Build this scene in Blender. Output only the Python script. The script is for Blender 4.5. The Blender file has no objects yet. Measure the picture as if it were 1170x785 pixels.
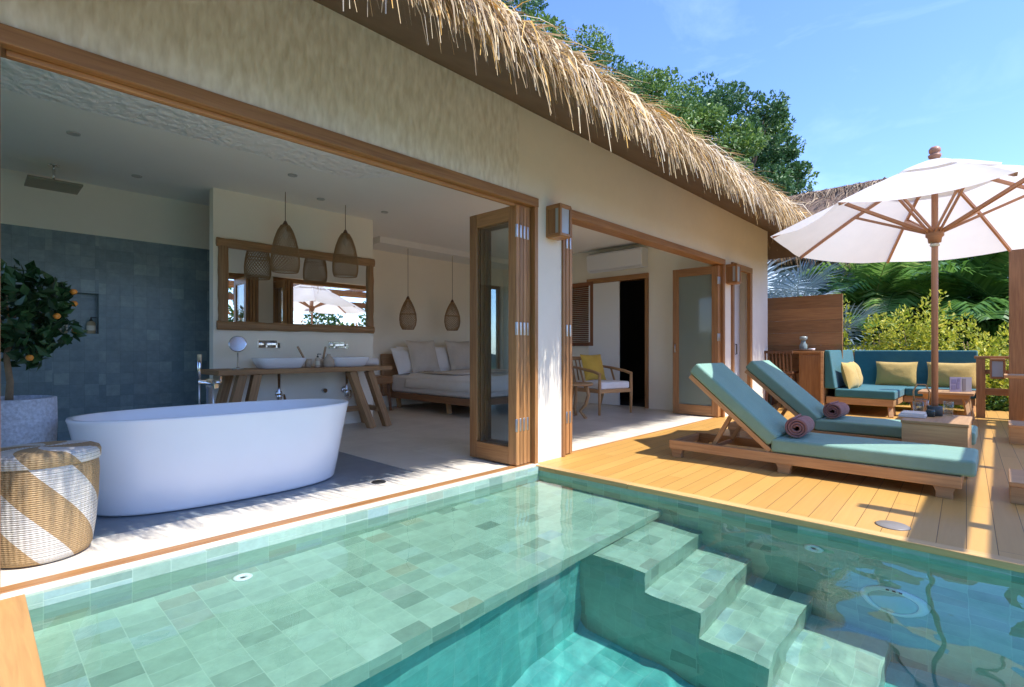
import bpy, math, random
from mathutils import Vector, Matrix, noise
random.seed(7)
sc = bpy.context.scene
COL = sc.collection
PI = math.pi
R = math.radians

# ------------------------------------------------------------------ mesh builder
class MB:
    def __init__(s):
        s.v = []; s.f = []; s.uv = []; s.r = []; s.sm = []; s.mi = []
        s.rnd = random.random(); s.m = 0; s.M = None
    def vert(s, p):
        p = Vector(p)
        if s.M is not None: p = s.M @ p
        s.v.append(p); return len(s.v) - 1
    def face(s, idx, uv, smooth=False, r=None):
        s.f.append(idx); s.uv.append(uv); s.r.append(s.rnd if r is None else r); s.sm.append(smooth); s.mi.append(s.m)
    def new(s): s.rnd = random.random(); return s
    def quad(s, a, b, c, d, smooth=False, r=None, uv=None):
        i = [s.vert(p) for p in (a, b, c, d)]
        s.face(i, uv or [(0, 0), (1, 0), (1, 1), (0, 1)], smooth, r)
    def box(s, x0, y0, z0, x1, y1, z1, rot=None, grain=None):
        """axis box; uv in metres with u along the longest side; rot = Matrix applied after"""
        s.new()
        d = (x1 - x0, y1 - y0, z1 - z0)
        L = max(range(3), key=lambda k: d[k]) if grain is None else grain
        off = (random.random() * 7, random.random() * 7)
        cs = [Vector((x, y, z)) for z in (z0, z1) for y in (y0, y1) for x in (x0, x1)]
        base = len(s.v)
        for c in cs: s.vert(rot @ c if rot is not None else c)
        for q, ax in (((0, 2, 3, 1), 2), ((4, 5, 7, 6), 2), ((0, 1, 5, 4), 1), ((2, 6, 7, 3), 1), ((0, 4, 6, 2), 0), ((1, 3, 7, 5), 0)):
            oth = [k for k in range(3) if k != ax]
            if L in oth: ua = L; va = [k for k in oth if k != L][0]
            else: ua, va = oth
            s.face([base + k for k in q], [(cs[k][ua] + off[0], cs[k][va] + off[1]) for k in q])
        return s
    def bar(s, a, b, w, h, up=(0, 0, 1)):
        """rectangular bar from a to b, width w (sideways), height h (along up)"""
        a = Vector(a); b = Vector(b); d = b - a; L = d.length; d.normalize()
        u = Vector(up); sx = d.cross(u)
        if sx.length < 1e-4: sx = d.cross(Vector((1, 0, 0)))
        sx.normalize(); u = sx.cross(d)
        M = Matrix((( d.x, sx.x, u.x, a.x), (d.y, sx.y, u.y, a.y), (d.z, sx.z, u.z, a.z), (0, 0, 0, 1)))
        return s.box(0, -w / 2, -h / 2, L, w / 2, h / 2, rot=M)
    def tube(s, pts, rad, n=8, caps=True, smooth=True):
        s.new()
        pts = [Vector(p) for p in pts]
        if not isinstance(rad, (list, tuple)): rad = [rad] * len(pts)
        rings = []; L = 0; prev = None
        for i, p in enumerate(pts):
            t = (pts[min(i + 1, len(pts) - 1)] - pts[max(i - 1, 0)])
            if t.length < 1e-9: t = Vector((0, 0, 1))
            t.normalize()
            if prev is None:
                a = t.orthogonal().normalized()
            else:
                a = (prev - t * prev.dot(t))
                a = a.normalized() if a.length > 1e-6 else t.orthogonal().normalized()
            prev = a; b = t.cross(a)
            if i: L += (p - pts[i - 1]).length
            rings.append(([s.vert(p + (a * math.cos(2 * PI * k / n) + b * math.sin(2 * PI * k / n)) * rad[i]) for k in range(n)], L))
        for (r0, l0), (r1, l1) in zip(rings, rings[1:]):
            for k in range(n):
                k2 = (k + 1) % n
                s.face([r0[k], r0[k2], r1[k2], r1[k]], [(l0, k / n * .2), (l0, (k + 1) / n * .2), (l1, (k + 1) / n * .2), (l1, k / n * .2)], smooth)
        if caps:
            s.face(list(reversed(rings[0][0])), [(0, 0)] * n); s.face(list(rings[-1][0]), [(L, 0)] * n)
        return s
    def lathe(s, prof, n=32, c=(0, 0, 0), sx=1, sy=1, ex=2.0, smooth=True):
        """prof: list of (r,z); ex: superellipse exponent"""
        s.new(); rows = []
        L = 0
        for i, (r, z) in enumerate(prof):
            if i: L += math.hypot(r - prof[i - 1][0], z - prof[i - 1][1])
            row = []
            for k in range(n):
                a = 2 * PI * k / n; ca, sa = math.cos(a), math.sin(a)
                q = (abs(ca) ** ex + abs(sa) ** ex) ** (-1 / ex)
                row.append(s.vert((c[0] + r * q * ca * sx, c[1] + r * q * sa * sy, c[2] + z)))
            rows.append((row, L))
        for (r0, l0), (r1, l1) in zip(rows, rows[1:]):
            for k in range(n):
                k2 = (k + 1) % n
                s.face([r0[k], r0[k2], r1[k2], r1[k]], [(k / n, l0), ((k + 1) / n, l0), ((k + 1) / n, l1), (k / n, l1)], smooth)
        if prof[0][0] > 1e-5: s.face(list(reversed(rows[0][0])), [(0, 0)] * n)
        if prof[-1][0] > 1e-5: s.face(list(rows[-1][0]), [(0, 0)] * n)
        return s
    def grid(s, fn, nu, nv, smooth=True, uvfn=None, flip=False):
        s.new(); ids = [[s.vert(fn(i / nu, j / nv)) for j in range(nv + 1)] for i in range(nu + 1)]
        for i in range(nu):
            for j in range(nv):
                q = [ids[i][j], ids[i + 1][j], ids[i + 1][j + 1], ids[i][j + 1]]
                uv = [(i / nu, j / nv), ((i + 1) / nu, j / nv), ((i + 1) / nu, (j + 1) / nv), (i / nu, (j + 1) / nv)]
                if uvfn: uv = [uvfn(*w) for w in uv]
                if flip: q.reverse(); uv.reverse()
                s.face(q, uv, smooth)
        return s
    def prism(s, poly, axis, a, b):
        """poly in the two other axes (order y,z / x,z / x,y), extruded along axis from a to b"""
        s.new(); n = len(poly); off = random.random() * 5
        def P(p, t):
            if axis == 0: return (t, p[0], p[1])
            if axis == 1: return (p[0], t, p[1])
            return (p[0], p[1], t)
        A = [s.vert(P(p, a)) for p in poly]; B = [s.vert(P(p, b)) for p in poly]
        ar = sum(poly[i][0] * poly[(i + 1) % n][1] - poly[(i + 1) % n][0] * poly[i][1] for i in range(n))
        flip = (ar > 0) if axis in (0, 2) else (ar < 0)
        if flip: f0 = list(reversed(A)); f1 = list(B)
        else: f0 = list(A); f1 = list(reversed(B))
        pu = lambda i, arr: (poly[arr.index(i)][0] + off, poly[arr.index(i)][1] + off)
        s.face(f0, [pu(i, A) for i in f0]); s.face(f1, [pu(i, B) for i in f1])
        L = 0
        for i in range(n):
            j = (i + 1) % n; l = math.hypot(poly[j][0] - poly[i][0], poly[j][1] - poly[i][1])
            q = [A[i], A[j], B[j], B[i]]; uv = [(a, L), (a, L + l), (b, L + l), (b, L)]
            if not flip: q.reverse(); uv.reverse()
            s.face(q, uv); L += l
        return s
    def build(s, name, mats, parent=None, bevel=0, seg=2, subsurf=0, loc=None, label=None):
        me = bpy.data.meshes.new(name)
        me.from_pydata([tuple(v) for v in s.v], [], s.f)
        uvl = me.uv_layers.new(name='UVMap')
        flat = []
        for u in s.uv:
            for w in u: flat += [w[0], w[1]]
        uvl.data.foreach_set('uv', flat)
        at = me.attributes.new('rnd', 'FLOAT', 'FACE'); at.data.foreach_set('value', s.r)
        me.polygons.foreach_set('use_smooth', s.sm)
        for m in (mats if isinstance(mats, (list, tuple)) else [mats]): me.materials.append(m)
        me.polygons.foreach_set('material_index', s.mi)
        me.update()
        o = bpy.data.objects.new(name, me); COL.objects.link(o)
        if parent is not None: o.parent = parent
        if loc is not None: o.location = loc
        if bevel:
            b = o.modifiers.new('bevel', 'BEVEL'); b.width = bevel; b.segments = seg; b.limit_method = 'ANGLE'; b.angle_limit = R(40)
        if subsurf:
            b = o.modifiers.new('sub', 'SUBSURF'); b.levels = subsurf; b.render_levels = subsurf
        if label: o['label'] = label
        return o

def tag(o, label, cat, group=None, kind=None):
    o['label'] = label; o['category'] = cat
    if group: o['group'] = group
    if kind: o['kind'] = kind
    return o
def thing(name, label, cat, loc=(0, 0, 0), rz=0, group=None):
    o = bpy.data.objects.new(name, None); COL.objects.link(o)
    o.empty_display_size = .1; o.location = loc; o.rotation_euler = (0, 0, rz)
    return tag(o, label, cat, group)
def struct(o, label=None, kind='structure'):
    o['kind'] = kind
    if label: o['label'] = label
    return o
def dup(root, loc, rz=None, label=None, scale=None):
    r = root.copy(); COL.objects.link(r); r.location = loc
    if rz is not None: r.rotation_euler = (0, 0, rz)
    if scale is not None: r.scale = (scale,) * 3 if not isinstance(scale, tuple) else scale
    if label: r['label'] = label
    for ch in list(root.children):
        c = ch.copy(); COL.objects.link(c); c.parent = r
        for g in list(ch.children):
            d = g.copy(); COL.objects.link(d); d.parent = c
    return r

# ------------------------------------------------------------------ materials
class NT:
    def __init__(s, name):
        s.m = bpy.data.materials.new(name); s.m.use_nodes = True; s.t = s.m.node_tree
        s.b = s.t.nodes['Principled BSDF']; s.out = s.t.nodes['Material Output']
    def n(s, t, **k):
        x = s.t.nodes.new(t)
        for a, v in k.items(): setattr(x, a, v)
        return x
    def l(s, a, b): s.t.links.new(a, b)
    def set(s, **k):
        for a, v in k.items(): s.b.inputs[a.replace('_', ' ')].default_value = v
    def val(s, x):  # number or socket onto input
        return x
    def math(s, op, a, b=None, c=None):
        x = s.n('ShaderNodeMath', operation=op)
        for i, q in enumerate((a, b, c)):
            if q is None: continue
            if isinstance(q, (int, float)): x.inputs[i].default_value = q
            else: s.l(q, x.inputs[i])
        return x.outputs[0]
    def ramp(s, fac, stops, interp='LINEAR'):
        x = s.n('ShaderNodeValToRGB'); cr = x.color_ramp; cr.interpolation = interp
        while len(cr.elements) > 1: cr.elements.remove(cr.elements[-1])
        cr.elements[0].position = stops[0][0]; cr.elements[0].color = (*stops[0][1], 1)
        for p, c in stops[1:]:
            e = cr.elements.new(p); e.color = (*c, 1)
        s.l(fac, x.inputs[0]); return x.outputs[0]
    def mix(s, f, a, b, mode='MIX'):
        x = s.n('ShaderNodeMix', data_type='RGBA', blend_type=mode)
        for i, q in ((0, f), (6, a), (7, b)):
            if isinstance(q, (int, float)): x.inputs[i].default_value = q
            elif isinstance(q, tuple): x.inputs[i].default_value = (*q, 1)
            else: s.l(q, x.inputs[i])
        return x.outputs[2]
    def noise(s, vec, scale, detail=4, rough=.55, dist=0):
        x = s.n('ShaderNodeTexNoise'); x.inputs['Scale'].default_value = scale; x.inputs['Detail'].default_value = detail
        x.inputs['Roughness'].default_value = rough; x.inputs['Distortion'].default_value = dist
        if vec is not None: s.l(vec, x.inputs['Vector'])
        return x.outputs['Fac']
    def map(s, vec, scale=(1, 1, 1), rot=(0, 0, 0), loc=(0, 0, 0)):
        x = s.n('ShaderNodeMapping'); x.inputs['Scale'].default_value = scale; x.inputs['Rotation'].default_value = rot; x.inputs['Location'].default_value = loc
        s.l(vec, x.inputs['Vector']); return x.outputs[0]
    def uv(s): return s.n('ShaderNodeUVMap', uv_map='UVMap').outputs[0]
    def pos(s): return s.n('ShaderNodeNewGeometry').outputs['Position']
    def obj(s): return s.n('ShaderNodeTexCoord').outputs['Object']
    def rnd(s): return s.n('ShaderNodeAttribute', attribute_name='rnd').outputs['Fac']
    def bump(s, h, strength=.3, dist=.01):
        x = s.n('ShaderNodeBump'); x.inputs['Strength'].default_value = strength; x.inputs['Distance'].default_value = dist
        s.l(h, x.inputs['Height']); s.l(x.outputs[0], s.b.inputs['Normal']); return x
    def col(s, sock):
        s.l(sock, s.b.inputs['Base Color'])
    def sep(s, vec):
        x = s.n('ShaderNodeSeparateXYZ'); s.l(vec, x.inputs[0]); return x.outputs

def wood(name, dark, light, rough=.45, scale=1.0, var=.35):
    k = NT(name); uv = k.uv()
    g = k.noise(k.map(uv, (1.6 * scale, 28 * scale, 1)), 1.6, 5, .6, .6)
    g2 = k.noise(k.map(uv, (.8, 4, 1)), 1.5, 3)
    f = k.math('ADD', k.math('MULTIPLY', g, .75), k.math('MULTIPLY', g2, .35))
    c = k.ramp(f, [(.3, dark), (.7, light)])
    h = k.n('ShaderNodeHueSaturation'); k.l(c, h.inputs['Color'])
    k.l(k.math('ADD', k.math('MULTIPLY', k.rnd(), var), 1 - var / 2), h.inputs['Value'])
    k.col(h.outputs[0]); k.set(Roughness=rough)
    k.bump(g, .15, .004)
    return k.m
def plain(name, c, rough=.5, metal=0, nscale=0, namt=.08, bump=0, **kw):
    k = NT(name); k.set(Roughness=rough, Metallic=metal, **kw)
    if nscale:
        f = k.noise(k.obj(), nscale, 4)
        d = tuple(x * (1 - namt) for x in c); l = tuple(min(1, x * (1 + namt)) for x in c)
        k.col(k.ramp(f, [(.3, d), (.7, l)]))
        if bump: k.bump(f, bump, .01)
    else: k.b.inputs['Base Color'].default_value = (*c, 1)
    return k.m
def plaster(name, c, amt=.06, bump=.15):
    k = NT(name); p = k.pos()
    f = k.noise(p, 1.3, 5, .6); f2 = k.noise(p, 9, 5, .65)
    m = k.math('ADD', k.math('MULTIPLY', f, .6), k.math('MULTIPLY', f2, .4))
    k.col(k.ramp(m, [(.3, tuple(x * (1 - amt) for x in c)), (.7, tuple(min(1, x * (1 + amt)) for x in c))]))
    k.set(Roughness=.85); k.bump(f2, bump, .01); return k.m
def fabric(name, c, scale=420, rough=.9, amt=.12):
    k = NT(name); o = k.obj()
    w = k.noise(o, scale, 2); w2 = k.noise(o, 6, 3)
    f = k.math('ADD', k.math('MULTIPLY', w, .5), k.math('MULTIPLY', w2, .5))
    k.col(k.ramp(f, [(.3, tuple(x * (1 - amt) for x in c)), (.7, tuple(min(1, x * (1 + amt)) for x in c))]))
    k.set(Roughness=rough, Sheen_Weight=.15); k.bump(k.math('ADD', w, k.math('MULTIPLY', w2, 4.)), .3, .012); return k.m
def tiles(name, su, sv, stops, grout, gw=.03, rough=.35, stagger=.5, mottled=.25, bump=.3, spec=None, swap=False):
    """rectangular tiles on the metre uv, every tile its own tone"""
    k = NT(name); u, v, _ = k.sep(k.uv())
    if swap: u, v = v, u
    U = k.math('DIVIDE', u, su); V = k.math('DIVIDE', v, sv)
    row = k.math('FLOOR', V)
    rw = k.n('ShaderNodeTexWhiteNoise', noise_dimensions='1D'); k.l(row, rw.inputs['W'])
    U = k.math('ADD', U, k.math('MULTIPLY', rw.outputs['Value'] if swap else row, stagger))
    cel = k.math('FLOOR', U)
    cx = k.n('ShaderNodeCombineXYZ'); k.l(cel, cx.inputs[0]); k.l(row, cx.inputs[1])
    wn = k.n('ShaderNodeTexWhiteNoise', noise_dimensions='3D'); k.l(cx.outputs[0], wn.inputs['Vector'])
    c = k.ramp(wn.outputs['Value'], stops)
    p = k.pos(); nz = k.noise(p, 14, 6, .7); nl = k.noise(p, 1.1, 3)
    c = k.mix(mottled, c, k.ramp(nz, [(.3, (.12, .12, .12)), (.7, (.9, .9, .9))]), 'OVERLAY')
    c = k.mix(mottled * .8, c, k.ramp(nl, [(.3, (.3, .3, .3)), (.7, (.7, .7, .7))]), 'OVERLAY')
    fu = k.math('FRACT', U); fv = k.math('FRACT', V)
    a = gw * .5 * .1 / su; b = gw * .5 * .1 / sv
    e = k.math('MINIMUM', k.math('DIVIDE', k.math('MINIMUM', fu, k.math('SUBTRACT', 1, fu)), a), k.math('DIVIDE', k.math('MINIMUM', fv, k.math('SUBTRACT', 1, fv)), b))
    e = k.math('MINIMUM', e, 1.)
    e = k.math('SMOOTHSTEP', e, 0.5, 1.) if False else e
    k.col(k.mix(e, grout, c)); k.set(Roughness=rough)
    k.bump(k.math('ADD', e, k.math('MULTIPLY', nz, .3)), bump, .004)
    return k.m
def leafmat(name, stops, rough=.5, trans=.25):
    k = NT(name)
    c = k.ramp(k.rnd(), stops); k.col(c); k.set(Roughness=rough)
    t = k.n('ShaderNodeBsdfTranslucent'); k.l(c, t.inputs[0])
    mx = k.n('ShaderNodeMixShader'); mx.inputs[0].default_value = trans
    k.l(k.b.outputs[0], mx.inputs[1]); k.l(t.outputs[0], mx.inputs[2]); k.l(mx.outputs[0], k.out.inputs['Surface'])
    return k.m
def glass(name, tint=(.93, .97, .95), refl=1.0):
    k = NT(name); k.t.nodes.remove(k.b)
    t = k.n('ShaderNodeBsdfTransparent'); t.inputs[0].default_value = (*tint, 1)
    g = k.n('ShaderNodeBsdfGlossy'); g.inputs['Roughness'].default_value = .01
    lw = k.n('ShaderNodeLayerWeight'); fr = k.math('MINIMUM', k.math('MULTIPLY', k.math('ADD', .04, k.math('MULTIPLY', k.math('POWER', lw.outputs['Facing'], 5.), .9)), refl), 1.)
    mx = k.n('ShaderNodeMixShader'); k.l(fr, mx.inputs[0]); k.l(t.outputs[0], mx.inputs[1]); k.l(g.outputs[0], mx.inputs[2])
    k.l(mx.outputs[0], k.out.inputs['Surface']); return k.m

TEAK = wood('teak', (.21, .09, .03), (.43, .215, .08), .42)
TEAK2 = wood('teak_grey', (.30, .15, .06), (.52, .30, .13), .55)
OAK = wood('oak_pale', (.35, .19, .08), (.54, .33, .15), .5)
RUSTIC = wood('rustic_wood', (.20, .10, .04), (.44, .25, .11), .6)
DARKW = wood('dark_wood', (.07, .03, .015), (.16, .075, .035), .5)
REDW = wood('umbrella_wood', (.33, .145, .08), (.49, .25, .145), .4, var=.15)
SCREENW = None
WALL = plaster('wall_plaster', (.78, .72, .60), .04)
INWALL = plaster('interior_plaster', (.91, .855, .725), .02)
CEIL = plaster('ceiling_white', (.91, .895, .855), .015, .08)
WHITEP = plain('white_paint', (.82, .82, .80), .4)
def dappled():
    k = NT('dappled_light_plaster'); p = k.pos()
    f = k.noise(k.map(p, (27, 1, 8.5)), 1.0, 2, .45, 0); f2 = k.noise(p, 1.4, 3); f3 = k.noise(k.map(p, (3, 1, .5)), 1.3, 3)
    m = k.math('ADD', k.math('MULTIPLY', f, .7), k.math('ADD', k.math('MULTIPLY', f2, .15), k.math('MULTIPLY', f3, .15)))
    k.col(k.ramp(m, [(.36, (.64, .585, .475)), (.64, (.84, .795, .69))])); k.set(Roughness=.6)  # vertical streaks paint reflected pool ripples into the plaster colour
    k.bump(f, .4, .03); return k.m
DAPPLE = dappled()
def shimmery():
    k = NT('painted_shimmer_plaster'); p = k.map(k.pos(), (1.25, 1.0, 1))
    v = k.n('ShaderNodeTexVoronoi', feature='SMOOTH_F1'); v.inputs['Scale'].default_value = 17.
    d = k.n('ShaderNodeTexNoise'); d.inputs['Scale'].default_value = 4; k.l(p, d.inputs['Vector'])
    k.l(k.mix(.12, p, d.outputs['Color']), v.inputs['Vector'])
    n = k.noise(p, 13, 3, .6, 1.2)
    k.b.inputs['Base Color'].default_value = (.93, .93, .94, 1); k.set(Roughness=.3)  # paler than the ceiling, with bumps, to imitate reflected pool light
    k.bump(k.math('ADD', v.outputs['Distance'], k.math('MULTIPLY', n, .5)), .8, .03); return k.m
SHIMMER = shimmery()
def deckmat():
    k = NT('deck_boards'); p = k.map(k.pos(), (1, 1, 1), (0, 0, R(-2.0)))
    x, y, z = k.sep(p)
    V = k.math('DIVIDE', y, .118); row = k.math('FLOOR', V); fv = k.math('FRACT', V)
    wn = k.n('ShaderNodeTexWhiteNoise', noise_dimensions='1D'); k.l(row, wn.inputs['W'])
    xs = k.math('ADD', x, k.math('MULTIPLY', wn.outputs['Value'], 17.))
    cell = k.math('FLOOR', k.math('DIVIDE', xs, 2.4)); fx = k.math('FRACT', k.math('DIVIDE', xs, 2.4))
    w2 = k.n('ShaderNodeTexWhiteNoise', noise_dimensions='2D'); cb = k.n('ShaderNodeCombineXYZ'); k.l(row, cb.inputs[0]); k.l(cell, cb.inputs[1]); k.l(cb.outputs[0], w2.inputs['Vector'])
    cv = k.n('ShaderNodeCombineXYZ'); k.l(k.math('MULTIPLY', xs, 1.5), cv.inputs[0]); k.l(k.math('MULTIPLY', y, 30.), cv.inputs[1]); k.l(k.math('MULTIPLY', row, 3.7), cv.inputs[2])
    g = k.noise(cv.outputs[0], 1.5, 5, .6, .5)
    big = k.noise(k.pos(), 1.2, 4, .6)
    f = k.math('ADD', k.math('ADD', k.math('MULTIPLY', g, .45), k.math('MULTIPLY', w2.outputs['Value'], .28)), k.math('MULTIPLY', big, .32))
    c = k.ramp(f, [(.12, (.46, .24, .058)), (.9, (.63, .36, .10))])
    e = k.math('MINIMUM', k.math('MULTIPLY', k.math('MINIMUM', fv, k.math('SUBTRACT', 1, fv)), 1 / .022), 1.)
    e2 = k.math('MINIMUM', k.math('MULTIPLY', k.math('MINIMUM', fx, k.math('SUBTRACT', 1, fx)), 1 / .001), 1.)
    e = k.math('MINIMUM', e, e2)
    k.col(k.mix(e, (.05, .025, .01), c)); k.set(Roughness=.42)
    k.bump(k.math('ADD', k.math('MULTIPLY', e, 2.), k.math('MULTIPLY', g, .4)), .25, .004)
    return k.m
DECK = deckmat()
def sheen_stone(name, c1, c2, rough=.4, scale=2.0):
    k = NT(name); p = k.pos()
    f = k.noise(p, scale, 6, .65, .5); f2 = k.noise(k.map(p, (1, 4, 1)), 3, 4)
    m = k.math('ADD', k.math('MULTIPLY', f, .65), k.math('MULTIPLY', f2, .35))
    k.col(k.ramp(m, [(.3, c1), (.7, c2)])); k.set(Roughness=rough); k.bump(f, .1, .004); return k.m
def bigtile(name, c1, c2, s, grout, rough=.35):
    k = NT(name); p = k.pos(); x, y, z = k.sep(p)
    U = k.math('DIVIDE', x, s); V = k.math('DIVIDE', y, s)
    cb = k.n('ShaderNodeCombineXYZ'); k.l(k.math('FLOOR', U), cb.inputs[0]); k.l(k.math('FLOOR', V), cb.inputs[1])
    wn = k.n('ShaderNodeTexWhiteNoise', noise_dimensions='2D'); k.l(cb.outputs[0], wn.inputs['Vector'])
    f = k.noise(p, 3, 6, .65, .4)
    m = k.math('ADD', k.math('MULTIPLY', f, .75), k.math('MULTIPLY', wn.outputs['Value'], .25))
    c = k.ramp(m, [(.3, c1), (.7, c2)])
    fu = k.math('FRACT', U); fv = k.math('FRACT', V)
    e = k.math('MINIMUM', k.math('MINIMUM', fu, k.math('SUBTRACT', 1, fu)), k.math('MINIMUM', fv, k.math('SUBTRACT', 1, fv)))
    e = k.math('MINIMUM', k.math('MULTIPLY', e, s / .003), 1.)
    k.col(k.mix(e, grout, c)); k.set(Roughness=rough); k.bump(e, .2, .002); return k.m
SLATE = sheen_stone('slate_floor', (.155, .185, .21), (.225, .26, .29), .4)
LIME = bigtile('limestone_floor', (.58, .52, .42), (.73, .67, .57), .6, (.50, .45, .37))
COPING = sheen_stone('pale_stone', (.56, .50, .41), (.74, .69, .60), .6, 5)
POOLT = tiles('pool_tile', .105, .15, [(0, (.18, .275, .225)), (.07, (.24, .35, .285)), (.25, (.285, .415, .335)), (.80, (.33, .47, .385)), (.88, (.28, .41, .40)), (.94, (.31, .37, .28)), (.97, (.23, .31, .26)), (1, (.36, .50, .42))], (.38, .52, .43), .06, .3, .6, .16, .2, None, True)
POOLD = tiles('pool_tile_depth_tint', .105, .15, [(0, (.07, .33, .31)), (.5, (.10, .40, .38)), (1, (.15, .47, .45))], (.2, .46, .45), .045, .3, .6, .2, .2, None, True)  # light absorption of the deep water painted into the tile colour
SHOWT = tiles('shower_tile', .125, .125, [(0, (.175, .245, .275)), (.3, (.20, .275, .305)), (.8, (.225, .305, .33)), (1, (.27, .36, .37))], (.15, .20, .23), .04, .25, 0, .2)
TEAL = fabric('teal_canvas', (.20, .365, .28), 300, .7)
TEALD = fabric('blue_green_canvas', (.027, .135, .15), 300, .85)
MUST = fabric('mustard_fabric', (.50, .34, .10), 260)
YEL = fabric('yellow_fabric', (.62, .40, .06), 260)
LINEN = fabric('beige_linen', (.68, .62, .54), 260)
WHITEF = fabric('white_linen', (.86, .85, .84), 260, .9, .05)
TOWELM = fabric('mauve_terry', (.33, .15, .125), 500, 1., .3)
def canvas():
    k = NT('umbrella_canvas'); f = k.noise(k.obj(), 5, 4); c = k.ramp(f, [(.3, (.78, .77, .74)), (.7, (.86, .85, .83))]); k.col(c); k.set(Roughness=.9)
    t = k.n('ShaderNodeBsdfTranslucent'); t.inputs[0].default_value = (.82, .80, .77, 1)
    mx = k.n('ShaderNodeMixShader'); mx.inputs[0].default_value = .42
    k.l(k.b.outputs[0], mx.inputs[1]); k.l(t.outputs[0], mx.inputs[2]); k.l(mx.outputs[0], k.out.inputs['Surface']); k.bump(k.noise(k.obj(), 3.5, 3), .3, .03); return k.m
CANVAS = canvas()
CERAM = plain('white_ceramic', (.83, .84, .86), .12, Coat_Weight=.3)
TUBM = plain('white_acrylic', (.87, .87, .88), .22, nscale=3, namt=.015)
CHROME = plain('chrome', (.75, .76, .78), .12, 1)
STEEL = plain('brushed_steel', (.62, .62, .62), .35, 1)
BLACKM = plain('black_matt', (.02, .02, .022), .5)
DARKGL = plain('dark_glass_jar', (.03, .05, .05), .15)
MIRROR = plain('mirror_silver', (.86, .88, .87), .01, 1)
GLASS = glass('door_glass', (.97, .985, .98), 1.8)
FROST = None
def frosted():
    k = NT('frosted_glass'); k.t.nodes.remove(k.b)
    t = k.n('ShaderNodeBsdfTransparent'); t.inputs[0].default_value = (.8, .86, .82, 1)
    d = k.n('ShaderNodeBsdfDiffuse'); d.inputs[0].default_value = (.5, .56, .50, 1)
    tr = k.n('ShaderNodeBsdfTranslucent'); tr.inputs[0].default_value = (.6, .66, .6, 1)
    g = k.n('ShaderNodeBsdfGlossy'); g.inputs['Roughness'].default_value = .05
    a = k.n('ShaderNodeMixShader'); a.inputs[0].default_value = .5; k.l(d.outputs[0], a.inputs[1]); k.l(tr.outputs[0], a.inputs[2])
    b = k.n('ShaderNodeMixShader'); b.inputs[0].default_value = .6; k.l(t.outputs[0], b.inputs[1]); k.l(a.outputs[0], b.inputs[2])
    lw = k.n('ShaderNodeLayerWeight'); fr = k.math('ADD', .04, k.math('MULTIPLY', k.math('POWER', lw.outputs['Facing'], 5.), .9))
    mx = k.n('ShaderNodeMixShader'); k.l(fr, mx.inputs[0]); k.l(b.outputs[0], mx.inputs[1]); k.l(g.outputs[0], mx.inputs[2])
    k.l(mx.outputs[0], k.out.inputs['Surface']); return k.m
FROST = frosted()
THATCH = leafmat('thatch_straw', [(0, (.22, .14, .07)), (.2, (.40, .27, .13)), (.45, (.60, .44, .22)), (.7, (.74, .60, .38)), (.85, (.62, .55, .44)), (.93, (.70, .42, .09)), (1, (.52, .29, .08))], .7, .15)
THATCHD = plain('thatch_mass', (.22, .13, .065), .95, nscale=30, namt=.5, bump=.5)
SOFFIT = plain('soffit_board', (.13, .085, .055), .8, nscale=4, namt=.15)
WICKER = None
def wicker(name, a, b=None):
    k = NT(name); uv = k.uv(); u, v, _ = k.sep(uv)
    c = a
    st = k.noise(k.map(uv, (60, 60, 1)), 2, 2)
    base = k.ramp(st, [(.3, tuple(x * .7 for x in a)), (.7, a)])
    if b is not None:
        s = k.math('FRACT', k.math('ADD', k.math('MULTIPLY', u, 4.), k.math('MULTIPLY', v, 2.5)))
        msk = k.math('LESS_THAN', s, .46)
        wv = k.math('FRACT', k.math('MULTIPLY', v, 60.)); ln = k.math('GREATER_THAN', wv, .3)
        wh = k.mix(ln, tuple(x * .72 for x in b), b)
        base = k.mix(msk, base, wh)
    k.col(base); k.set(Roughness=.8)
    w = k.n('ShaderNodeTexWave', wave_type='BANDS', bands_direction='Y'); w.inputs['Scale'].default_value = 20; k.l(k.map(uv, (1, 1.6, 1)), w.inputs['Vector'])
    w2 = k.math('SINE', k.math('MULTIPLY', u, 380.))
    k.bump(k.math('ADD', w.outputs['Fac'], k.math('MULTIPLY', w2, .4)), .6, .006); return k.m
BASKW = wicker('basket_weave', (.50, .33, .16), (.70, .66, .59))
RATTAN = plain('rattan', (.34, .21, .10), .7, nscale=40, namt=.3)
POTM = plain('pot_glaze', (.55, .58, .64), .8, nscale=55, namt=.25, bump=.6)
LEAFD = leafmat('citrus_leaf', [(0, (.012, .04, .012)), (.6, (.03, .085, .025)), (1, (.06, .13, .04))], .35, .15)
ORANGE = plain('orange_skin', (.75, .26, .03), .45, nscale=30)
BARK = plain('bark', (.20, .13, .08), .9, nscale=20, namt=.3, bump=.5)
TREEL = [leafmat('tree_leaf_mid', [(0, (.055, .12, .02)), (.5, (.13, .23, .04)), (1, (.26, .36, .08))]),
         leafmat('tree_leaf_dark', [(0, (.035, .09, .03)), (.5, (.07, .16, .05)), (1, (.14, .25, .08))])]
PALMG = leafmat('palm_green', [(0, (.045, .12, .02)), (.45, (.12, .26, .045)), (.85, (.26, .42, .10)), (1, (.45, .45, .16))], .35, .4)
PALMS = leafmat('palm_silver', [(0, (.10, .17, .19)), (.5, (.27, .36, .40)), (.8, (.42, .50, .54)), (1, (.60, .67, .71))], .4, .1)
BUSHY = leafmat('golden_leaf', [(0, (.16, .24, .02)), (.35, (.40, .45, .04)), (.75, (.66, .63, .07)), (1, (.78, .72, .14))], .5, .4)
BUSHG = leafmat('hedge_leaf', [(0, (.03, .08, .015)), (.6, (.07, .17, .03)), (1, (.14, .26, .06))])
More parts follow.
